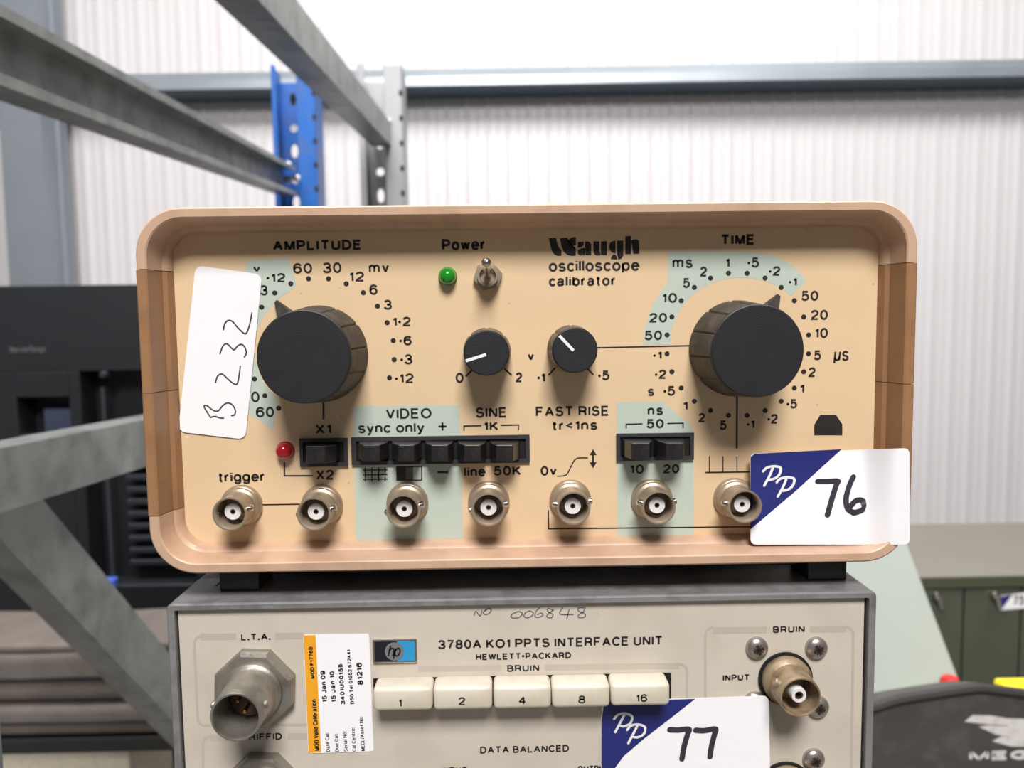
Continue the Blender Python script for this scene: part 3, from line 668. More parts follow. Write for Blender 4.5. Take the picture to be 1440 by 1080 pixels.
words('printed_lettering', [('L.T.A.', 338.6, 890.5, 381, 900.5), ('TRIFFID', 339, 1030.5, 397.5, 1041), ('INPUT', 1015.5, 948, 1055, 957.5), ('BRUIN', 1086, 880, 1132.5, 890)], g=LP, wt=2.2, parent=lu)
words('printed_lettering', [('3780A KO1 PPTS INTERFACE UNIT', 611, 896.5, 937.5, 910.5)], g=LP, wt=2.8, parent=lu)
words('printed_lettering', [('HEWLETT•PACKARD', 667, 917.7, 805.5, 927.5), ('BRUIN', 712.5, 934.4, 759, 944.6), ('DATA BALANCED', 672.5, 1048, 803, 1058.8), ('INPUT', 620, 1078, 658, 1088), ('OUTPUT', 811, 1076, 858, 1086)], g=LP, wt=2.2, parent=lu)
zb = lambda P: [(500+x/3.1304, 820+y/3.1304) for x, y in P]
bm = NB()
for P in ([(522, 142), (530, 124), (548, 144), (556, 122)], [(575, 118), (562, 128), (568, 138), (586, 134), (598, 118), (584, 112), (572, 120)],
          [(715, 125), (692, 135), (684, 148), (700, 154), (724, 148), (734, 132), (718, 124)], [(765, 122), (746, 132), (742, 146), (756, 152), (776, 144), (782, 130), (766, 122)],
          [(812, 106), (794, 126), (790, 146), (806, 150), (824, 142), (820, 132), (800, 138)], [(868, 118), (846, 112), (848, 126), (868, 138), (862, 152), (842, 148), (850, 134), (872, 118)],
          [(912, 108), (900, 136), (958, 138)], [(940, 116), (930, 158)], [(1004, 108), (980, 110), (984, 124), (1008, 134), (1010, 148), (986, 152), (980, 142), (1004, 124), (1010, 108)]):
    stroke(bm, zb(P), 1.5, LP, True)
o = obj('handwritten_number', bm, M_pencil, lu, recalc=False)
# maker's badge
bdg = [at(524.5, 933, LP-0.8), at(586, 898.5, LP-0.8)]
bm = NB(); box(bm, bdg[0].x, bdg[1].x, LP-0.9, LP, bdg[0].z, bdg[1].z, 0.25); ba = obj('maker_badge', bm, M_bright, lu)
mid = (bdg[0].x*0.45+bdg[1].x*0.55)
for xa, xb, m in ((bdg[0].x+0.6, mid, M_hpblack), (mid, bdg[1].x-0.6, M_hpblue)):
    bm = NB(); box(bm, xa, xb, LP-1.0, LP-0.85, bdg[0].z+0.6, bdg[1].z-0.6); obj('badge_field', bm, m, ba)
bm = NB(); disc(bm, 554.5, 916, 13.6, LP-1.05, n=28); obj('badge_disc', bm, M_hpgrey, ba, recalc=False)
words('badge_letters', [('hp', 544.5, 906, 564, 928)], m=M_hpblack, g=LP-1.15, wt=2.2, parent=ba, shear=0.28, gap=0.14)
# push keys
a = at(526, 1000, LP); b = at(944, 951, LP)
bm = NB(); box(bm, a.x, b.x, LP-0.06, LP+0.5, at(700, 992, LP).z, at(700, 950.5, LP).z); obj('key_slot', bm, M_hole, lu)
for i, (xa, xb, ya, yb, lab, bx) in enumerate(((525, 608, 971, 1001.5, '1', (560.5, 982, 565, 994.5)), (609.5, 692, 969.5, 1000, '2', (644.5, 979.8, 654.5, 992)), (694, 775, 968.5, 998.5, '4', (729, 978.7, 740, 991)), (776.5, 858, 967, 997, '8', (813, 977.5, 823.5, 989.5)), (859.5, 942.5, 965, 994.5, '16', (894, 975.5, 910.5, 987.5)))):
    hk = 8.0; A = at(xa, yb, LP-hk); B = at(xb, ya-4, LP-hk)
    bm = NB(); box(bm, A.x, B.x, LP-hk, LP+0.3, A.z, B.z, 1.3, 3)
    for v in bm.verts:                        # keys taper slightly towards the front
        if v.co.y > LP-2: v.co.z = v.co.z
    k = obj('push_key', bm, M_key, lu, smooth=True)
    words('key_number', [(lab,)+bx], g=LP-hk, wt=2.2, parent=k, off=0.08)
# L.T.A. triaxial plug socket and the one below it
def lta(cx, cy, fx, fy):
    B = at(cx, cy, LP); hL = 19.0; Fp = at(fx, fy, LP-hL)
    B = Vector((Fp.x, LP, Fp.z))
    bm = NB()
    r = 12.6; lo = [(B.x+r*math.cos(math.radians(k*45+22.5+(0 if k % 2 else -6))), B.z+r*math.sin(math.radians(k*45+22.5+(0 if k % 2 else -6)))) for k in range(8)]
    prism(bm, lo, LP-3.6, LP); bmesh.ops.recalc_face_normals(bm, faces=bm.faces[:])
    bmesh.ops.bevel(bm, geom=[e for e in bm.edges if all(abs(v.co.y-(LP-3.6)) < 0.01 for v in e.verts)], offset=1.3, segments=2, affect='EDGES', profile=0.5)
    so = obj('plug_socket', bm, M_pewter, lu, loc=B)
    bm = NB(); y = LP
    lathe(bm, [(8.9, y-3.6), (8.9, y-4.6), (8.2, y-5.0), (7.6, y-6), (7.2, y-hL+0.4), (7.0, y-hL), (6.5, y-hL), (6.3, y-hL+0.6), (6.2, y-5), (0, y-5)], B.x, B.z, 48)
    ba_ = obj('barrel', bm, M_pewter, so, loc=B, smooth=True)
    for an in (12, 168):
        q = Vector((B.x+7.1*math.cos(math.radians(an)), LP-hL+4.5, B.z+7.1*math.sin(math.radians(an))))
        bm = NB(); lathe(bm, [(0, -0.8), (1.1, -0.8), (1.1, 1.0), (0.8, 1.3), (0, 1.3)], 0, 0, 14, axis=(math.cos(math.radians(an)), 0, math.sin(math.radians(an))), origin=q); obj('bayonet_lug', bm, M_pewter, ba_, smooth=True)
    bm = NB(); lathe(bm, [(0, y-5), (5.4, y-5), (5.4, y-7.5), (0, y-7.5)], B.x, B.z, 28); obj('insulator', bm, mat('brown_insulator', (70, 44, 26), 0.5), ba_)
    for dx, dz in ((-2, 1), (2, 1), (0, -2.2)):
        bm = NB(); lathe(bm, [(0.55, y-7.5), (0.55, y-11.5), (0, y-12)], B.x+dx, B.z+dz, 10); obj('contact_pin', bm, mat('gold_pin', (196, 150, 70), 0.3, metal=1), ba_)
lta(361, 962, 331, 1009); lta(370, 1106, 343, 1165)
# BRUIN input sockets with their screws
def bruin(fx, fy):
    hB = 12.8; Fp = at(fx, fy, LP-hB); cx, cz = Fp.x, Fp.z; y = LP; loc = Vector((cx, LP, cz))
    bm = NB(); lathe(bm, [(0, y-0.2), (8.35, y-0.2), (8.35, y-1.0), (7.6, y-1.0), (7.6, y-0.3), (0, y-0.3)], cx, cz, 48); so = obj('coaxial_socket', bm, M_hole, lu, loc=loc)
    bm = NB(); lathe(bm, [(7.5, y), (7.5, y-3.0), (7.3, y-3.4), (6.3, y-4.4), (6.1, y-hB+0.4), (5.9, y-hB), (5.5, y-hB), (5.3, y-hB+0.6), (5.3, y-2), (0, y-2)], cx, cz, 48); ba_ = obj('barrel', bm, M_grime, so, loc=loc, smooth=True)
    bm = NB(); lathe(bm, [(2.3, y-2), (2.3, y-hB+1.6), (2.1, y-hB+1.2), (1.25, y-hB+1.2), (1.25, y-6), (0, y-6)], cx, cz, 28); obj('insulator', bm, M_ptfe, so, loc=loc, smooth=True)
    bm = NB(); lathe(bm, [(1.2, y-6), (1.2, y-hB+1.5), (0.75, y-hB+1.5), (0.75, y-8), (0, y-8)], cx, cz, 18); obj('contact_pin', bm, M_pin, so, loc=loc)
    for an in (-28, 152):
        q = Vector((cx+6.0*math.cos(math.radians(an)), LP-hB+3.4, cz+6.0*math.sin(math.radians(an))))
        bm = NB(); lathe(bm, [(0, -0.6), (1.15, -0.6), (1.15, 1.2), (0.9, 1.5), (0, 1.5)], 0, 0, 14, axis=(math.cos(math.radians(an)), 0, math.sin(math.radians(an))), origin=q); obj('bayonet_lug', bm, M_nickel, so, smooth=True)
bruin(1126, 981); bruin(1126, 1142)
scr = None
for px, py in ((1066, 912.8), (1150, 912.8), (1063, 990), (1152, 996), (1146, 1070), (1064, 1072)):
    c = at(px, py, LP-1.4); y = LP; loc = Vector((c.x, LP, c.z))
    if scr is None:
        bm = NB(); R_ = 3.45
        lathe(bm, [(R_, y), (R_, y-0.5)]+[(R_*math.cos(k*PI/14), y-0.5-1.9*math.sin(k*PI/14)) for k in range(1, 8)], c.x, c.z, 28)
        sc = obj('panel_screw', bm, mat('screw_steel', (178, 172, 166), 0.3, metal=0.8, dirt=(140, 126, 110), dirt_amt=0.4, dscale=200), lu, loc=loc, smooth=True)
        bm = NB()
        for an in (20, 110, 65, 155):
            wdt = 0.5 if an in (20, 110) else 0.16
            d = Vector((math.cos(math.radians(an)), 0, math.sin(math.radians(an)))); q = Vector((-d.z, 0, d.x)); o_ = Vector((c.x, 0, c.z)); L_ = 1.75
            loft(bm, [o_+d*s1*L_+q*s2*wdt+Vector((0, y-1.2, 0)) for s1, s2 in ((-1, -1), (1, -1), (1, 1), (-1, 1))], [o_+d*s1*L_*0.9+q*s2*wdt+Vector((0, y-2.42, 0)) for s1, s2 in ((-1, -1), (1, -1), (1, 1), (-1, 1))])
        rc_ = obj('cross_recess', bm, mat('screw_recess', (70, 60, 54), 0.5, metal=0.6), sc, loc=loc)
        scr = (sc, rc_)
    else:
        s_ = clone(scr[0], lu, loc, 'panel_screw'); r_ = clone(scr[1], s_, loc, 'cross_recess'); r_.rotation_euler = (0, px*0.37, 0)
# calibration label
g3 = lambda x, z: LP-0.2
cl = sheet('calibration_label', M_paper, lu, [(426.5, 892.5), (519, 891.5), (525.5, 1056.5), (433.5, 1059.5)], g3, rc=0.02, nu=8, nv=12); cl['label'] = 'white calibration label with an orange edge strip'
fillprint('orange_strip', M_orange, cl, [(427, 893.5), (434, 1058.5)], [(443.8, 893), (451.5, 1058)], g3, off=0.05, n=4, nu=2)
zl = lambda x, y: (220+x/3.6, 780+y/3.6)
def vtext(s, x0, y0, x1, y1, wt):
    """text running upwards: zoom box of the standing text"""
    (xa, ya), (xb, yb) = zl(x0, y0), zl(x1, y1); cx, cy = (xa+xb)/2, (ya+yb)/2; ln, ht = abs(yb-ya), abs(xb-xa)
    bm = NB(); text(bm, s, cx-ln/2, cy-ht/2, cx+ln/2, cy+ht/2, g3, wt=wt, off=0.1, rot=92.0); obj('label_text', bm, M_ink, cl, recalc=False)
vtext('MOD F1776B', 776, 460, 797, 632, 1.5); vtext('MOD Valid Calibration', 792, 722, 818, 1002, 1.5)
vtext('15 Jan 09', 834, 582, 860, 752, 1.6); vtext('15 Jan 10', 880, 584, 906, 752, 1.6); vtext('3401U00155', 926, 545, 950, 765, 1.7); vtext('DSG Tel 01952 672441', 972, 472, 992, 765, 1.2); vtext('81216', 1014, 542, 1044, 662, 2.0)
vtext('Date Cal:', 856, 898, 876, 1000, 0.9); vtext('Due Cal:', 902, 902, 922, 1000, 0.9); vtext('Serial No:', 946, 888, 966, 1000, 0.9); vtext('Cal Centre:', 988, 870, 1008, 1000, 0.9); vtext('MECL/Asset No:', 1030, 812, 1052, 1000, 0.9)
# lot sticker 77, hanging a little off the panel
xs0, xs1 = at(960, 1000, 0).x, at(1082, 1000, 0).x
def g4(x, z):
    t = min(max((x-xs0)/(xs1-xs0), 0), 1)
    return LP-0.4-3.6*t**1.2
zs = lambda P: [(840+x/3.6, 820+y/3.6) for x, y in P]
PP8 = ([(84, 686), (105, 664), (140, 658), (174, 672), (168, 706), (140, 722), (118, 722)], [(135, 666), (115, 705), (90, 752)])
lot_sticker(lu, [(845.5, 986), (1081, 978.5), (1083.5, 1118), (847, 1122)], g4, [(850, 986.5), (846.3, 1011), (846, 1040), (846, 1062), (846.5, 1101)], [(977.5, 982.5), (940, 1012), (905, 1039), (877, 1063), (848, 1103)],
            [zs(P) for P in PP8]+[zs([(x+66, y+55) for x, y in P]) for P in PP8],
            [zs([(366, 740), (405, 742), (462, 738), (456, 765), (440, 820), (428, 888)]), zs([(498, 742), (540, 744), (596, 736), (592, 765), (578, 820), (570, 876)])], '77')

# stand below the two instruments
M_bench = mat('bench_laminate', (150, 146, 140), 0.5, var=0.05, scale=10)
M_leg = mat('dark_steel_leg', (60, 62, 66), 0.4, metal=0.5)
ben = thing('equipment_stand', 'narrow grey equipment stand carrying the two stacked instruments', 'stand', (0, 150, FLOOR))
bm = NB(); box(bm, LX0+2, LX1-2, 6, 300, -LH-6-22, -LH-6, 1.5); obj('top_board', bm, M_bench, ben)
for xa in (LX0+4, LX1-29):
    for ya in (10, 270):
        bm = NB(); box(bm, xa, xa+25, ya, ya+25, FLOOR, -LH-28); obj('leg', bm, M_leg, ben)

# ------------------------------------------------------------------ pallet racking: two end frames with their braces
M_galv = mat('galvanised_steel', (160, 164, 162), 0.42, metal=0.4, var=0.3, scale=18, dirt=(92, 96, 92), dirt_amt=0.5, dscale=30, bump=0.1, bscale=200)
M_blue = mat('blue_enamel', (26, 96, 180), 0.4, var=0.1, scale=12, dirt=(92, 88, 84), dirt_amt=0.3, dscale=25)
M_grey = mat('grey_enamel_rack', (158, 160, 164), 0.42, metal=0.2, var=0.08, scale=12)
M_bolt = mat('zinc_bolt', (206, 206, 204), 0.3, metal=0.7)
def plate(bm, x0, x1, z0, z1, y, holes, t=2.0):
    """upright plate facing Y with real holes: holes = list of (z centre, x centre, rx, rz) sorted by z"""
    z = z0; N = 12
    def quad(a, b, c_, d):
        bm.faces.new([bm.verts.new((*p,)) for p in (a, b, c_, d)])
    for yy in (y, y+t):
        z = z0
        for hz, hx, rx, rz in holes:
            za, zb_ = hz-rz-4, hz+rz+4
            if za < z or zb_ > z1: continue
            quad((x0, yy, z), (x1, yy, z), (x1, yy, za), (x0, yy, za))
            rect = []; hole = []
            for k in range(N):
                a = 2*PI*k/N; cx_, sx_ = math.cos(a), math.sin(a)
                m_ = max(abs(cx_), abs(sx_)); ux, uz = cx_/m_, sx_/m_
                rect.append(((x0+x1)/2+ux*(x1-x0)/2, yy, (za+zb_)/2+uz*(zb_-za)/2)); hole.append((hx+rx*cx_, yy, hz+rz*sx_))
            for k in range(N):
                j = (k+1) % N; quad(rect[k], rect[j], hole[j], hole[k])
                rk, rj = rect[k], rect[j]
                if abs(rk[0]-rj[0]) > 1e-6 and abs(rk[2]-rj[2]) > 1e-6:
                    cr = (max(rk[0], rj[0]) if rk[0] > (x0+x1)/2 or rj[0] > (x0+x1)/2 else min(rk[0], rj[0]), yy, max(rk[2], rj[2]) if (rk[2]+rj[2])/2 > hz else min(rk[2], rj[2]))
                    bm.faces.new([bm.verts.new(p) for p in (rk, cr, rj)])
                if yy == y: quad(hole[k], hole[j], (hole[j][0], y+t, hole[j][2]), (hole[k][0], y+t, hole[k][2]))
            z = zb_
        quad((x0, yy, z), (x1, yy, z), (x1, yy, z1), (x0, yy, z1))
def upright(parent, m, px0, px1, fr, Y, ztop, lipL, lipR):
    """rack post: web at the back with holes, flanges forward, lips turned in at the front; px0..px1 its width"""
    x0, x1 = at(px0, 200, Y).x, at(px1, 200, Y).x; w_ = x1-x0; D = 70.0
    up_ = None
    bm = NB(); holes = []
    z = FLOOR+60; k = 0
    while z < ztop-20:
        holes.append((z, x0+w_*fr, 7.5 if k % 2 else 8.5, 15 if k % 2 else 8.5)); z += 50 if k % 2 else 62; k += 1
    plate(bm, x0+2, x1-2, FLOOR, ztop-18, Y+D, holes)
    up_ = obj('upright', bm, m, parent)
    for xa, nm, top in ((x0, 'flange', ztop), (x1-2.5, 'flange', ztop-4)):
        bm = NB(); box(bm, xa, xa+2.5, Y, Y+D+2, FLOOR, top, 0.6, 1); obj(nm, bm, m, up_)
    bm = NB(); box(bm, x0+2.5, x0+2.5+lipL*w_, Y, Y+2.5, FLOOR, ztop-2, 0.6, 1); obj('lip', bm, m, up_)
    bm = NB(); box(bm, x1-2.5-lipR*w_, x1-2.5, Y, Y+2.5, FLOOR, ztop-5, 0.6, 1); obj('lip', bm, m, up_)
    bm = NB(); box(bm, x1-2.5-lipR*w_, x1-lipR*w_, Y+2.5, Y+22, FLOOR, ztop-5); obj('return_edge', bm, m, up_)
    bm = NB(); z = ztop-60; sl = None
    while z > ztop-460:                       # row of slots along the outer edge
        if sl is None:
            bm = NB(); box(bm, x1-7, x1+0.4, Y-0.4, Y+6, z-6, z+6, 1); sl = obj('slot', bm, M_hole, up_, loc=(x1, Y, z))
        else: clone(sl, up_, (x1, Y, z), 'slot')
        z -= 50
    return x0, x1
def channel(parent, A, B, hgt, dep, side, upv=Vector((0, 0, 1)), t=2.2, lip=9, name='brace', m=None):
    """C-section brace from A to B: web hgt tall, flanges dep deep opening towards side (a vector)"""
    ax = (B-A).normalized(); n = (side-ax*side.dot(ax)).normalized(); u = ax.cross(n).normalized()
    if u.dot(upv) < 0: u = -u
    h = hgt/2
    pr = [(0, -h), (dep, -h), (dep, -h+lip), (dep-t, -h+lip), (dep-t, -h+t), (t, -h+t), (t, h-t), (dep-t, h-t), (dep-t, h-lip), (dep, h-lip), (dep, h), (0, h)]
    bm = NB(); L0 = [A+n*(a-dep/2)+u*b for a, b in pr]; L1 = [B+n*(a-dep/2)+u*b for a, b in pr]
    loft(bm, L0, L1); bmesh.ops.recalc_face_normals(bm, faces=bm.faces[:])
    return obj(name, bm, m or M_galv, parent)
def bolt(parent, p, r=9, ln=10, axis=(0, -1, 0)):
    bm = NB(); lathe(bm, [(0, 0), (r, 0), (r, ln*0.45), (r*0.6, ln*0.5), (r*0.55, ln), (0, ln)], 0, 0, 6, axis=axis, origin=p); obj('bolt', bm, M_bolt, parent)
YB = 1480.0
ztopB = at(410, 90, YB).z
ra = thing('rack_frame', 'blue-posted pallet rack end frame with galvanised braces beside the instruments', 'rack frame', (at(412, 200, YB).x, YB, FLOOR))
upright(ra, M_blue, 384, 445, 0.30, YB, ztopB, 0.08, 0.40)
YG = 1400.0
rg = thing('rack_frame', 'grey-posted pallet rack end frame with one galvanised brace', 'rack frame', (at(535, 200, YG).x, YG, FLOOR))
upright(rg, M_grey, 505, 567, 0.35, YG, at(540, 88, YG).z, 0.12, 0.38)
R_ = Vector((1, 0, 0))
# upper brace of the blue frame: open side towards the camera
A = at(-90, 37, 330); B = at(407, 256, YB-8); channel(ra, A, B, 60, 34, R_)
# brace of the grey frame: closed side towards the camera
A = at(310, -60, 480); B = at(537, 190, YG+10); A = A+(A-B)*(420.0/(YG-470)); A2 = A; channel(rg, A, B, 46, 40, -R_, lip=12)
# middle brace and the diagonal below it
A = at(-160, 708, 260); B = at(300, 594, 760); channel(ra, A, B, 47, 34, -R_, lip=12)
A = at(-30, 690, 390); B = at(300, 1052, 780); channel(ra, A, B, 56, 30, -R_, lip=12)
for p in ((405, 233), (405, 253), (417, 251)): bolt(ra, at(*p, YB-4), 9, 12)
for p in ((537, 171), (547, 170)): bolt(rg, at(*p, YG-4), 5, 8)
# near post of the blue frame, out of view to the left
pA = at(-90, 37, 330); nb = Vector((pA.x-30, 250, 0))
bm = NB(); box(bm, nb.x-45, nb.x+45, 200, 270, FLOOR, ztopB, 2, 1); obj('upright', bm, M_blue, ra)
bm = NB(); box(bm, A2.x-45, A2.x+45, A2.y-60, A2.y+4, FLOOR, at(540, 88, YG).z, 2, 1); obj('upright', bm, M_grey, rg)

# ------------------------------------------------------------------ things standing around
def soft_box(bm, x0, x1, y0, y1, z0, z1, r, wave, seed, cuts=10):
    """padded fabric block: rounded, sagging a little"""
    box(bm, x0, x1, y0, y1, z0, z1)
    bmesh.ops.subdivide_edges(bm, edges=bm.edges[:], cuts=cuts, use_grid_fill=True)
    c = Vector(((x0+x1)/2, (y0+y1)/2, (z0+z1)/2)); hx, hy, hz = (x1-x0)/2, (y1-y0)/2, (z1-z0)/2
    for v in bm.verts:
        d = v.co-c; q = Vector((max(-hx+r, min(hx-r, d.x)), max(-hy+r, min(hy-r, d.y)), max(-hz+r, min(hz-r, d.z)))); e = d-q
        if e.length > 1e-6: e = e.normalized()*r
        p = c+q+e
        k = wave*(math.sin(p.x*0.021+seed)+0.6*math.sin(p.x*0.047+p.y*0.03+seed*2))
        p.z += k*max(0, min(1, (p.z-z0-r)/(z1-z0)))
        v.co = p
# black rack cabinet at the left
M_cab = mat('black_cabinet', (30, 33, 37), 0.5, var=0.1, scale=8)
M_cab2 = mat('black_cabinet_trim', (44, 48, 54), 0.45)
YM = 1250.0; mx0, mx1 = at(-220, 500, YM).x, at(315, 500, YM).x; mz = at(100, 401, YM).z
ma = thing('equipment_cabinet', 'tall black equipment cabinet with recessed bays behind the galvanised rack braces', 'cabinet', ((mx0+mx1)/2, YM+250, FLOOR))
P_ = lambda x, y: at(x, y, YM)
w0, w1 = P_(26, 612), P_(97, 558); v0, v1 = P_(128, 824), P_(262, 520)
bm = NB(); box(bm, mx0, mx1, YM+60, YM+500, FLOOR, mz, 3); obj('carcass', bm, M_cab, ma)
zlo = P_(100, 870).z
for nm, q in (('fascia', (mx0, mx1, v1.z, mz)), ('fascia', (mx0, w0.x, zlo, v1.z)), ('fascia', (w1.x, v0.x, zlo, v1.z)), ('fascia', (v1.x, mx1, zlo, v1.z)), ('fascia', (w0.x, w1.x, w1.z, v1.z)), ('fascia', (w0.x, w1.x, zlo, w0.z)), ('fascia', (v0.x, v1.x, zlo, v0.z)), ('lower_door', (mx0, mx1, FLOOR+20, zlo-6))):
    bm = NB(); box(bm, q[0], q[1], YM, YM+60, q[2], q[3], 1.5, 1); obj(nm, bm, M_cab, ma)
bm = NB(); a, b = P_(48, 640), P_(97, 577); box(bm, a.x, b.x, YM+38, YM+58, a.z, b.z, 2); o = obj('display_window', bm, mat('display_glass', (84, 92, 116), 0.25), ma); o['label'] = 'blue-grey display window'
bm = NB(); a = P_(142, 545); box(bm, a.x-3, a.x+3, YM+4, YM+12, v0.z, a.z, 1); obj('bay_rod', bm, mat('dark_rod', (84, 88, 94), 0.35, metal=0.6), ma)
bm = NB(); a = P_(146, 527); lathe(bm, [(0, YM-8), (5, YM-7), (8, YM), (8, YM+12), (0, YM+12)], a.x, a.z, 16); obj('hinge_knob', bm, M_cab2, ma, smooth=True)
zz = P_(160, 640).z; n_ = 0
while zz > P_(160, 800).z:
    bm = NB(); box(bm, P_(163, 600).x, v1.x-6, YM+26, YM+52, zz-6, zz+4, 1, 1); obj('slat', bm, M_cab2, ma); zz -= 24
bm = NB(); a = P_(155, 819); box(bm, a.x-11, a.x+11, YM-12, YM+10, a.z-9, a.z+9, 3); o = obj('blue_catch', bm, mat('blue_plastic', (84, 116, 220), 0.4), ma)
words('printed_lettering', [('Source Range', 14, 487, 64, 497)], m=mat('grey_print', (92, 96, 100), 0.5), g=YM, wt=1.3, parent=ma, off=1)
# padded cases piled in front of it on a cream box
M_fab = mat('black_fabric', (122, 114, 108), 0.75, var=0.2, scale=25, bump=0.5, bscale=600)
M_fab2 = mat('dark_vinyl', (40, 40, 41), 0.45, var=0.2, scale=25)
YC = 950.0; cx0, cx1 = at(-160, 950, YC).x, at(262, 950, YC).x
zA1, zA0 = at(100, 914, YC).z, at(100, 983, YC).z; zB1, zB0 = at(100, 990, YC).z, at(100, 1038, YC).z; zC1 = at(100, 1058, YC).z
cb = thing('instrument_box', 'cream metal box with a black lid at the bottom of the pile of padded cases', 'box', ((cx0+cx1)/2, YC+80, FLOOR))
bx1 = at(180, 1070, YC).x
bm = NB(); box(bm, cx0, bx1, YC+4, YC+160, FLOOR, zC1-2, 3); obj('body', bm, mat('cream_enamel', (206, 198, 178), 0.5, dirt=(150, 140, 120), dirt_amt=0.3), cb)
bm = NB(); box(bm, cx0-4, cx1, YC, YC+164, zC1-2, zB0-1, 4); obj('lid', bm, M_fab2, cb)
def case(z0, z1, lab, seed):
    t_ = thing('padded_case', lab, 'case', ((cx0+cx1)/2, YC+80, z0))
    bm = NB(); soft_box(bm, cx0, cx1, YC, YC+158, z0, z1, min(16, (z1-z0)*0.42), 1.6, seed); obj('body', bm, M_fab, t_, smooth=True)
    h_ = z1-z0; bm = NB(); soft_box(bm, cx0+2, cx1-2, YC-3, YC+60, z0+h_*0.42, z0+h_*0.5, 2, 1.2, seed); obj('zip_seam', bm, M_fab2, t_, smooth=True)
    return t_
case(zB0, zB1, 'flat black padded case resting on the cream box lid', 0.4)
ct = case(zB1+0.5, zA1, 'thicker black padded case with a slack flap, topmost of the pile', 2.1)
bm = NB(); soft_box(bm, cx0+6, cx1-4, YC+2, YC+150, zA1-6, zA1+9, 6, 2.5, 1.2); obj('flap', bm, M_fab, ct, smooth=True)

# right-hand side: table, printed bag, sloping pale green console, red-capped bottle, yellow case, olive cabinet
TZ = -600.0
tb = thing('packing_table', 'low table under the black printed bag', 'table', (680, 750, FLOOR))
bm = NB(); box(bm, 270, 1100, 420, 1060, TZ-25, TZ, 2); obj('top_board', bm, M_bench, tb)
for xa in (280, 1060):
    for ya in (430, 1020):
        bm = NB(); box(bm, xa, xa+30, ya, ya+30, FLOOR, TZ-25); obj('leg', bm, M_leg, tb)
YK = 450.0
M_bag = mat('charcoal_canvas', (74, 71, 69), 0.7, var=0.12, scale=30, bump=0.4, bscale=900, dirt=(120, 114, 108), dirt_amt=0.25, dscale=60)
M_pip = mat('bag_piping', (44, 42, 41), 0.7, bump=0.6, bscale=900)
bg = thing('carry_bag', 'charcoal canvas carry bag with worn white print on its front', 'bag', (560, YK+110, TZ))
top_px = [(1196, 992), (1230, 986), (1262, 976), (1290, 971), (1322, 966), (1350, 962), (1380, 959), (1415, 963), (1450, 968), (1500, 978), (1560, 992), (1620, 1015)]
topw = smoothpath([(at(x, y, YK).x, at(x, y, YK).z) for x, y in top_px], 4)
bm = NB(); rows = []
def bag_ring(yy, dz):
    pts = [Vector((p.x, yy, p.y+dz)) for p in topw]; return [Vector((pts[0].x, yy, TZ))]+pts+[Vector((pts[-1].x, yy, TZ))]
rings = [[bm.verts.new(p) for p in bag_ring(yy, dz)] for yy, dz in ((YK, -9), (YK+7, -4), (YK+40, -18), (YK+110, -62), (YK+190, -110), (YK+220, -135))]
for a, b in zip(rings, rings[1:]):
    n = len(a)
    for k in range(n): bm.faces.new((a[k], a[(k+1) % n], b[(k+1) % n], b[k]))
bm.faces.new(rings[0]); bm.faces.new(rings[-1][::-1]); bmesh.ops.triangulate(bm, faces=[f for f in bm.faces if len(f.verts) > 4])
obj('body', bm, M_bag, bg, smooth=True)
bm = NB(); pr = None
for k, p in enumerate(topw):
    ring = [bm.verts.new((p.x, YK+2+5*math.cos(a*PI/4), p.y-7+5*math.sin(a*PI/4))) for a in range(8)]
    if pr:
        for a in range(8): bm.faces.new((pr[a], pr[(a+1) % 8], ring[(a+1) % 8], ring[a]))
    pr = ring
obj('piping', bm, M_pip, bg, smooth=True)
zr_ = lambda P: [(1160+x/3, 720+y/3) for x, y in P]
M_wprint = mat('worn_white_print', (224, 220, 218), 0.6, dirt=(150, 146, 142), dirt_amt=0.4, dscale=80)
bm = NB()
for P in ([(588, 884), (622, 856), (700, 858), (770, 870), (770, 900), (690, 896)], [(770, 870), (850, 872), (930, 862), (930, 985), (850, 990), (780, 988), (770, 900)], [(648, 905), (690, 900), (770, 903), (776, 950), (720, 938)], [(705, 966), (745, 946), (776, 952), (780, 987)]):
    polyprint(bm, zr_(P), YK, 0.25)
bmesh.ops.triangulate(bm, faces=bm.faces[:]); o = obj('printed_emblem', bm, M_wprint, bg, recalc=False); o['label'] = 'worn white brush-stroke emblem'
words('printed_lettering', [('MEGGER', 1357, 1053.5, 1540, 1068.5)], m=M_wprint, g=YK, wt=5.0, parent=bg, off=0.25, gap=0.26)
# pale green console with a sloping front edge
M_mint = mat('pale_green_enamel', (214, 225, 218), 0.45, var=0.03, scale=8)
YS = 790.0
e0, e1 = at(1268, 747, YS), at(1352, 968, YS)
sl = (e1.x-e0.x)/(e1.z-e0.z)
prof_ = [(300, TZ), (e1.x+sl*(TZ-e1.z), TZ), (e0.x, e0.z), (300, e0.z)]
cs = thing('sloping_console', 'pale green metal console with a sloping edge behind the instruments', 'console', (420, YS+130, TZ))
bm = NB(); prism(bm, prof_, YS, YS+4); obj('side_panel', bm, M_mint, cs)
bm = NB(); prism(bm, [(305, TZ), (prof_[1][0]-4, TZ), (e0.x-4, e0.z-3), (305, e0.z-3)], YS+4, YS+256); obj('body', bm, M_mint, cs)
bm = NB(); prism(bm, prof_, YS+256, YS+260); obj('side_panel', bm, M_mint, cs)
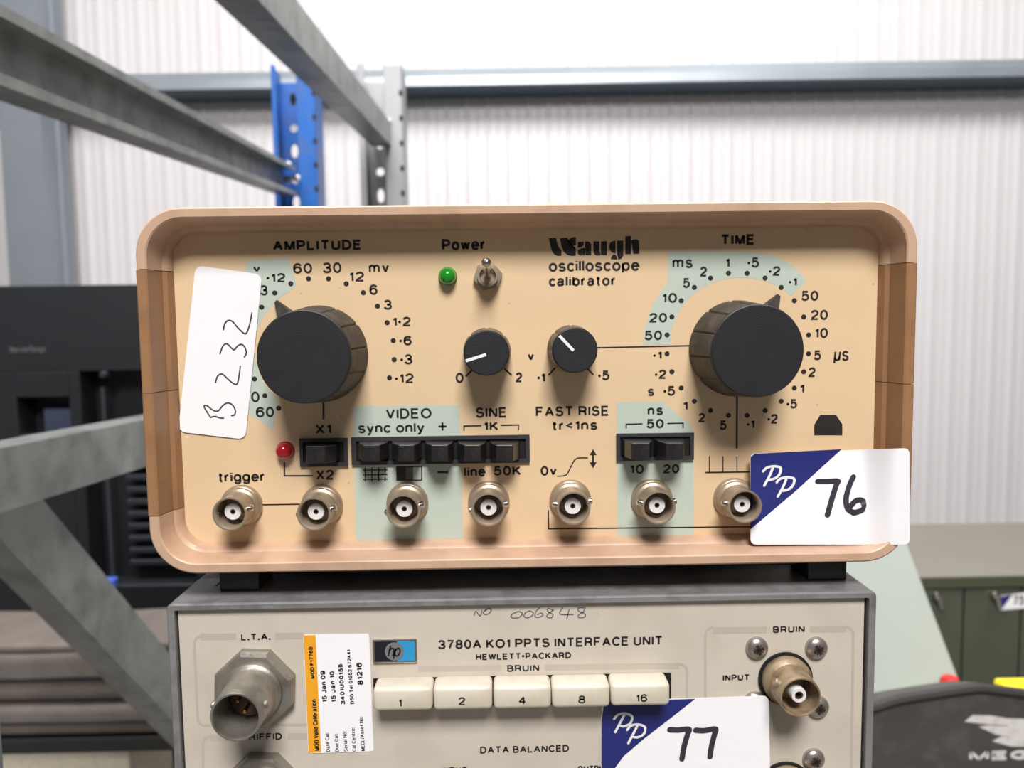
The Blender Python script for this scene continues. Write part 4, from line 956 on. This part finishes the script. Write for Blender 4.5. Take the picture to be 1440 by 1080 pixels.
# red-capped bottle and yellow case, both just showing over the bag
c = at(1336, 951, 715)
bt = thing('bottle', 'bottle with a round red cap behind the charcoal bag', 'bottle', (c.x, 715, TZ))
def zlathe(bm, prof, x, y, seg=24): return lathe(bm, [(r, z) for r, z in prof], 0, 0, seg, axis=(0, 0, 1), origin=(x, y, 0))
bm = NB(); zlathe(bm, [(0, TZ), (20, TZ), (21, TZ+4), (21, c.z-75), (9, c.z-45), (9, c.z-22), (0, c.z-22)], c.x, 715); obj('body', bm, mat('clear_bottle', (190, 190, 186), 0.3), bt, smooth=True)
bm = NB(); zlathe(bm, [(0, c.z-26), (12, c.z-26), (12, c.z-7), (9, c.z-1), (0, c.z)], c.x, 715); o = obj('cap', bm, mat('red_plastic', (205, 40, 44), 0.4), bt, smooth=True)
c0 = at(1416, 965, 700)
yc = thing('hard_case', 'bright yellow hard case behind the charcoal bag', 'case', (c0.x+130, 712, TZ))
bm = NB(); box(bm, c0.x, c0.x+260, 700, 724, TZ, c0.z-14, 6); obj('body', bm, mat('yellow_plastic', (240, 212, 20), 0.4), yc)
bm = NB(); box(bm, c0.x-2, c0.x+262, 698, 726, c0.z-13, c0.z, 5); obj('lid', bm, MATS['yellow_plastic'], yc)
# olive cabinet
M_olive = mat('olive_enamel', (78, 84, 70), 0.5, var=0.08, scale=10)
M_otop = mat('olive_grey_top', (126, 122, 112), 0.5, var=0.06, scale=8)
YO = 1270.0; zo = at(1380, 809, YO).z; ox0 = at(1190, 830, YO).x; ox1 = ox0+1250
oc = thing('storage_cabinet', 'olive green storage cabinet with grey top and chrome latches against the wall', 'cabinet', ((ox0+ox1)/2, YO+190, FLOOR))
bm = NB(); box(bm, ox0, ox1, YO+16, YO+380, FLOOR, zo-22, 2); obj('carcass', bm, mat('olive_dark', (46, 52, 42), 0.5), oc)
bm = NB(); box(bm, ox0-6, ox1+6, YO-2, YO+390, zo-22, zo, 3); obj('top_board', bm, M_otop, oc)
bm = NB(); box(bm, ox0-6, ox1+6, YO-4, YO-1.6, zo-23, zo-2); obj('top_edge', bm, mat('olive_edge', (72, 76, 58), 0.5), oc)
step = at(1437, 850, YO).x-at(1356, 850, YO).x; xd = at(1356, 850, YO).x-2*step
while xd < ox1-5:
    xa, xb = max(xd+2, ox0+2), min(xd+step-2, ox1-2)
    bm = NB(); box(bm, xa, xb, YO, YO+16, FLOOR+40, zo-27, 2, 1); dr = obj('door', bm, M_olive, oc)
    lx, lz = xa+(xb-xa)*0.52, zo-44
    if xb-xa > 40:
        bm = NB(); lathe(bm, [(0, YO-16), (6, YO-15), (9, YO-9), (7, YO), (0, YO)], lx-4, lz+6, 16); loft(bm, [Vector((lx-6, YO-12, lz+6)), Vector((lx+2, YO-12, lz+6)), Vector((lx+10, YO-9, lz-20)), Vector((lx+3, YO-9, lz-22))], [Vector((lx-6, YO-7, lz+6)), Vector((lx+2, YO-7, lz+6)), Vector((lx+10, YO-5, lz-20)), Vector((lx+3, YO-5, lz-22))])
        obj('latch_handle', bm, M_bright, dr)
    xd += step
gd = lambda x, z: YO-1.0
s_ = sheet('lot_sticker', M_paper, oc, [(1405, 838), (1470, 830), (1471, 853), (1406, 858)], gd, rc=0.06, nu=8, nv=4, thick=0.4); s_['label'] = 'white lot sticker on the cabinet door'
fillprint('navy_corner', M_navy, s_, [(1405.5, 839), (1406.5, 857)], [(1424, 836), (1408, 856.8)], gd, off=0.3, n=6, nu=4)
words('handwritten_number', [('75', 1424, 837, 1441, 851)], m=M_marker, g=YO-1.0, wt=2.4, parent=s_, off=0.4)
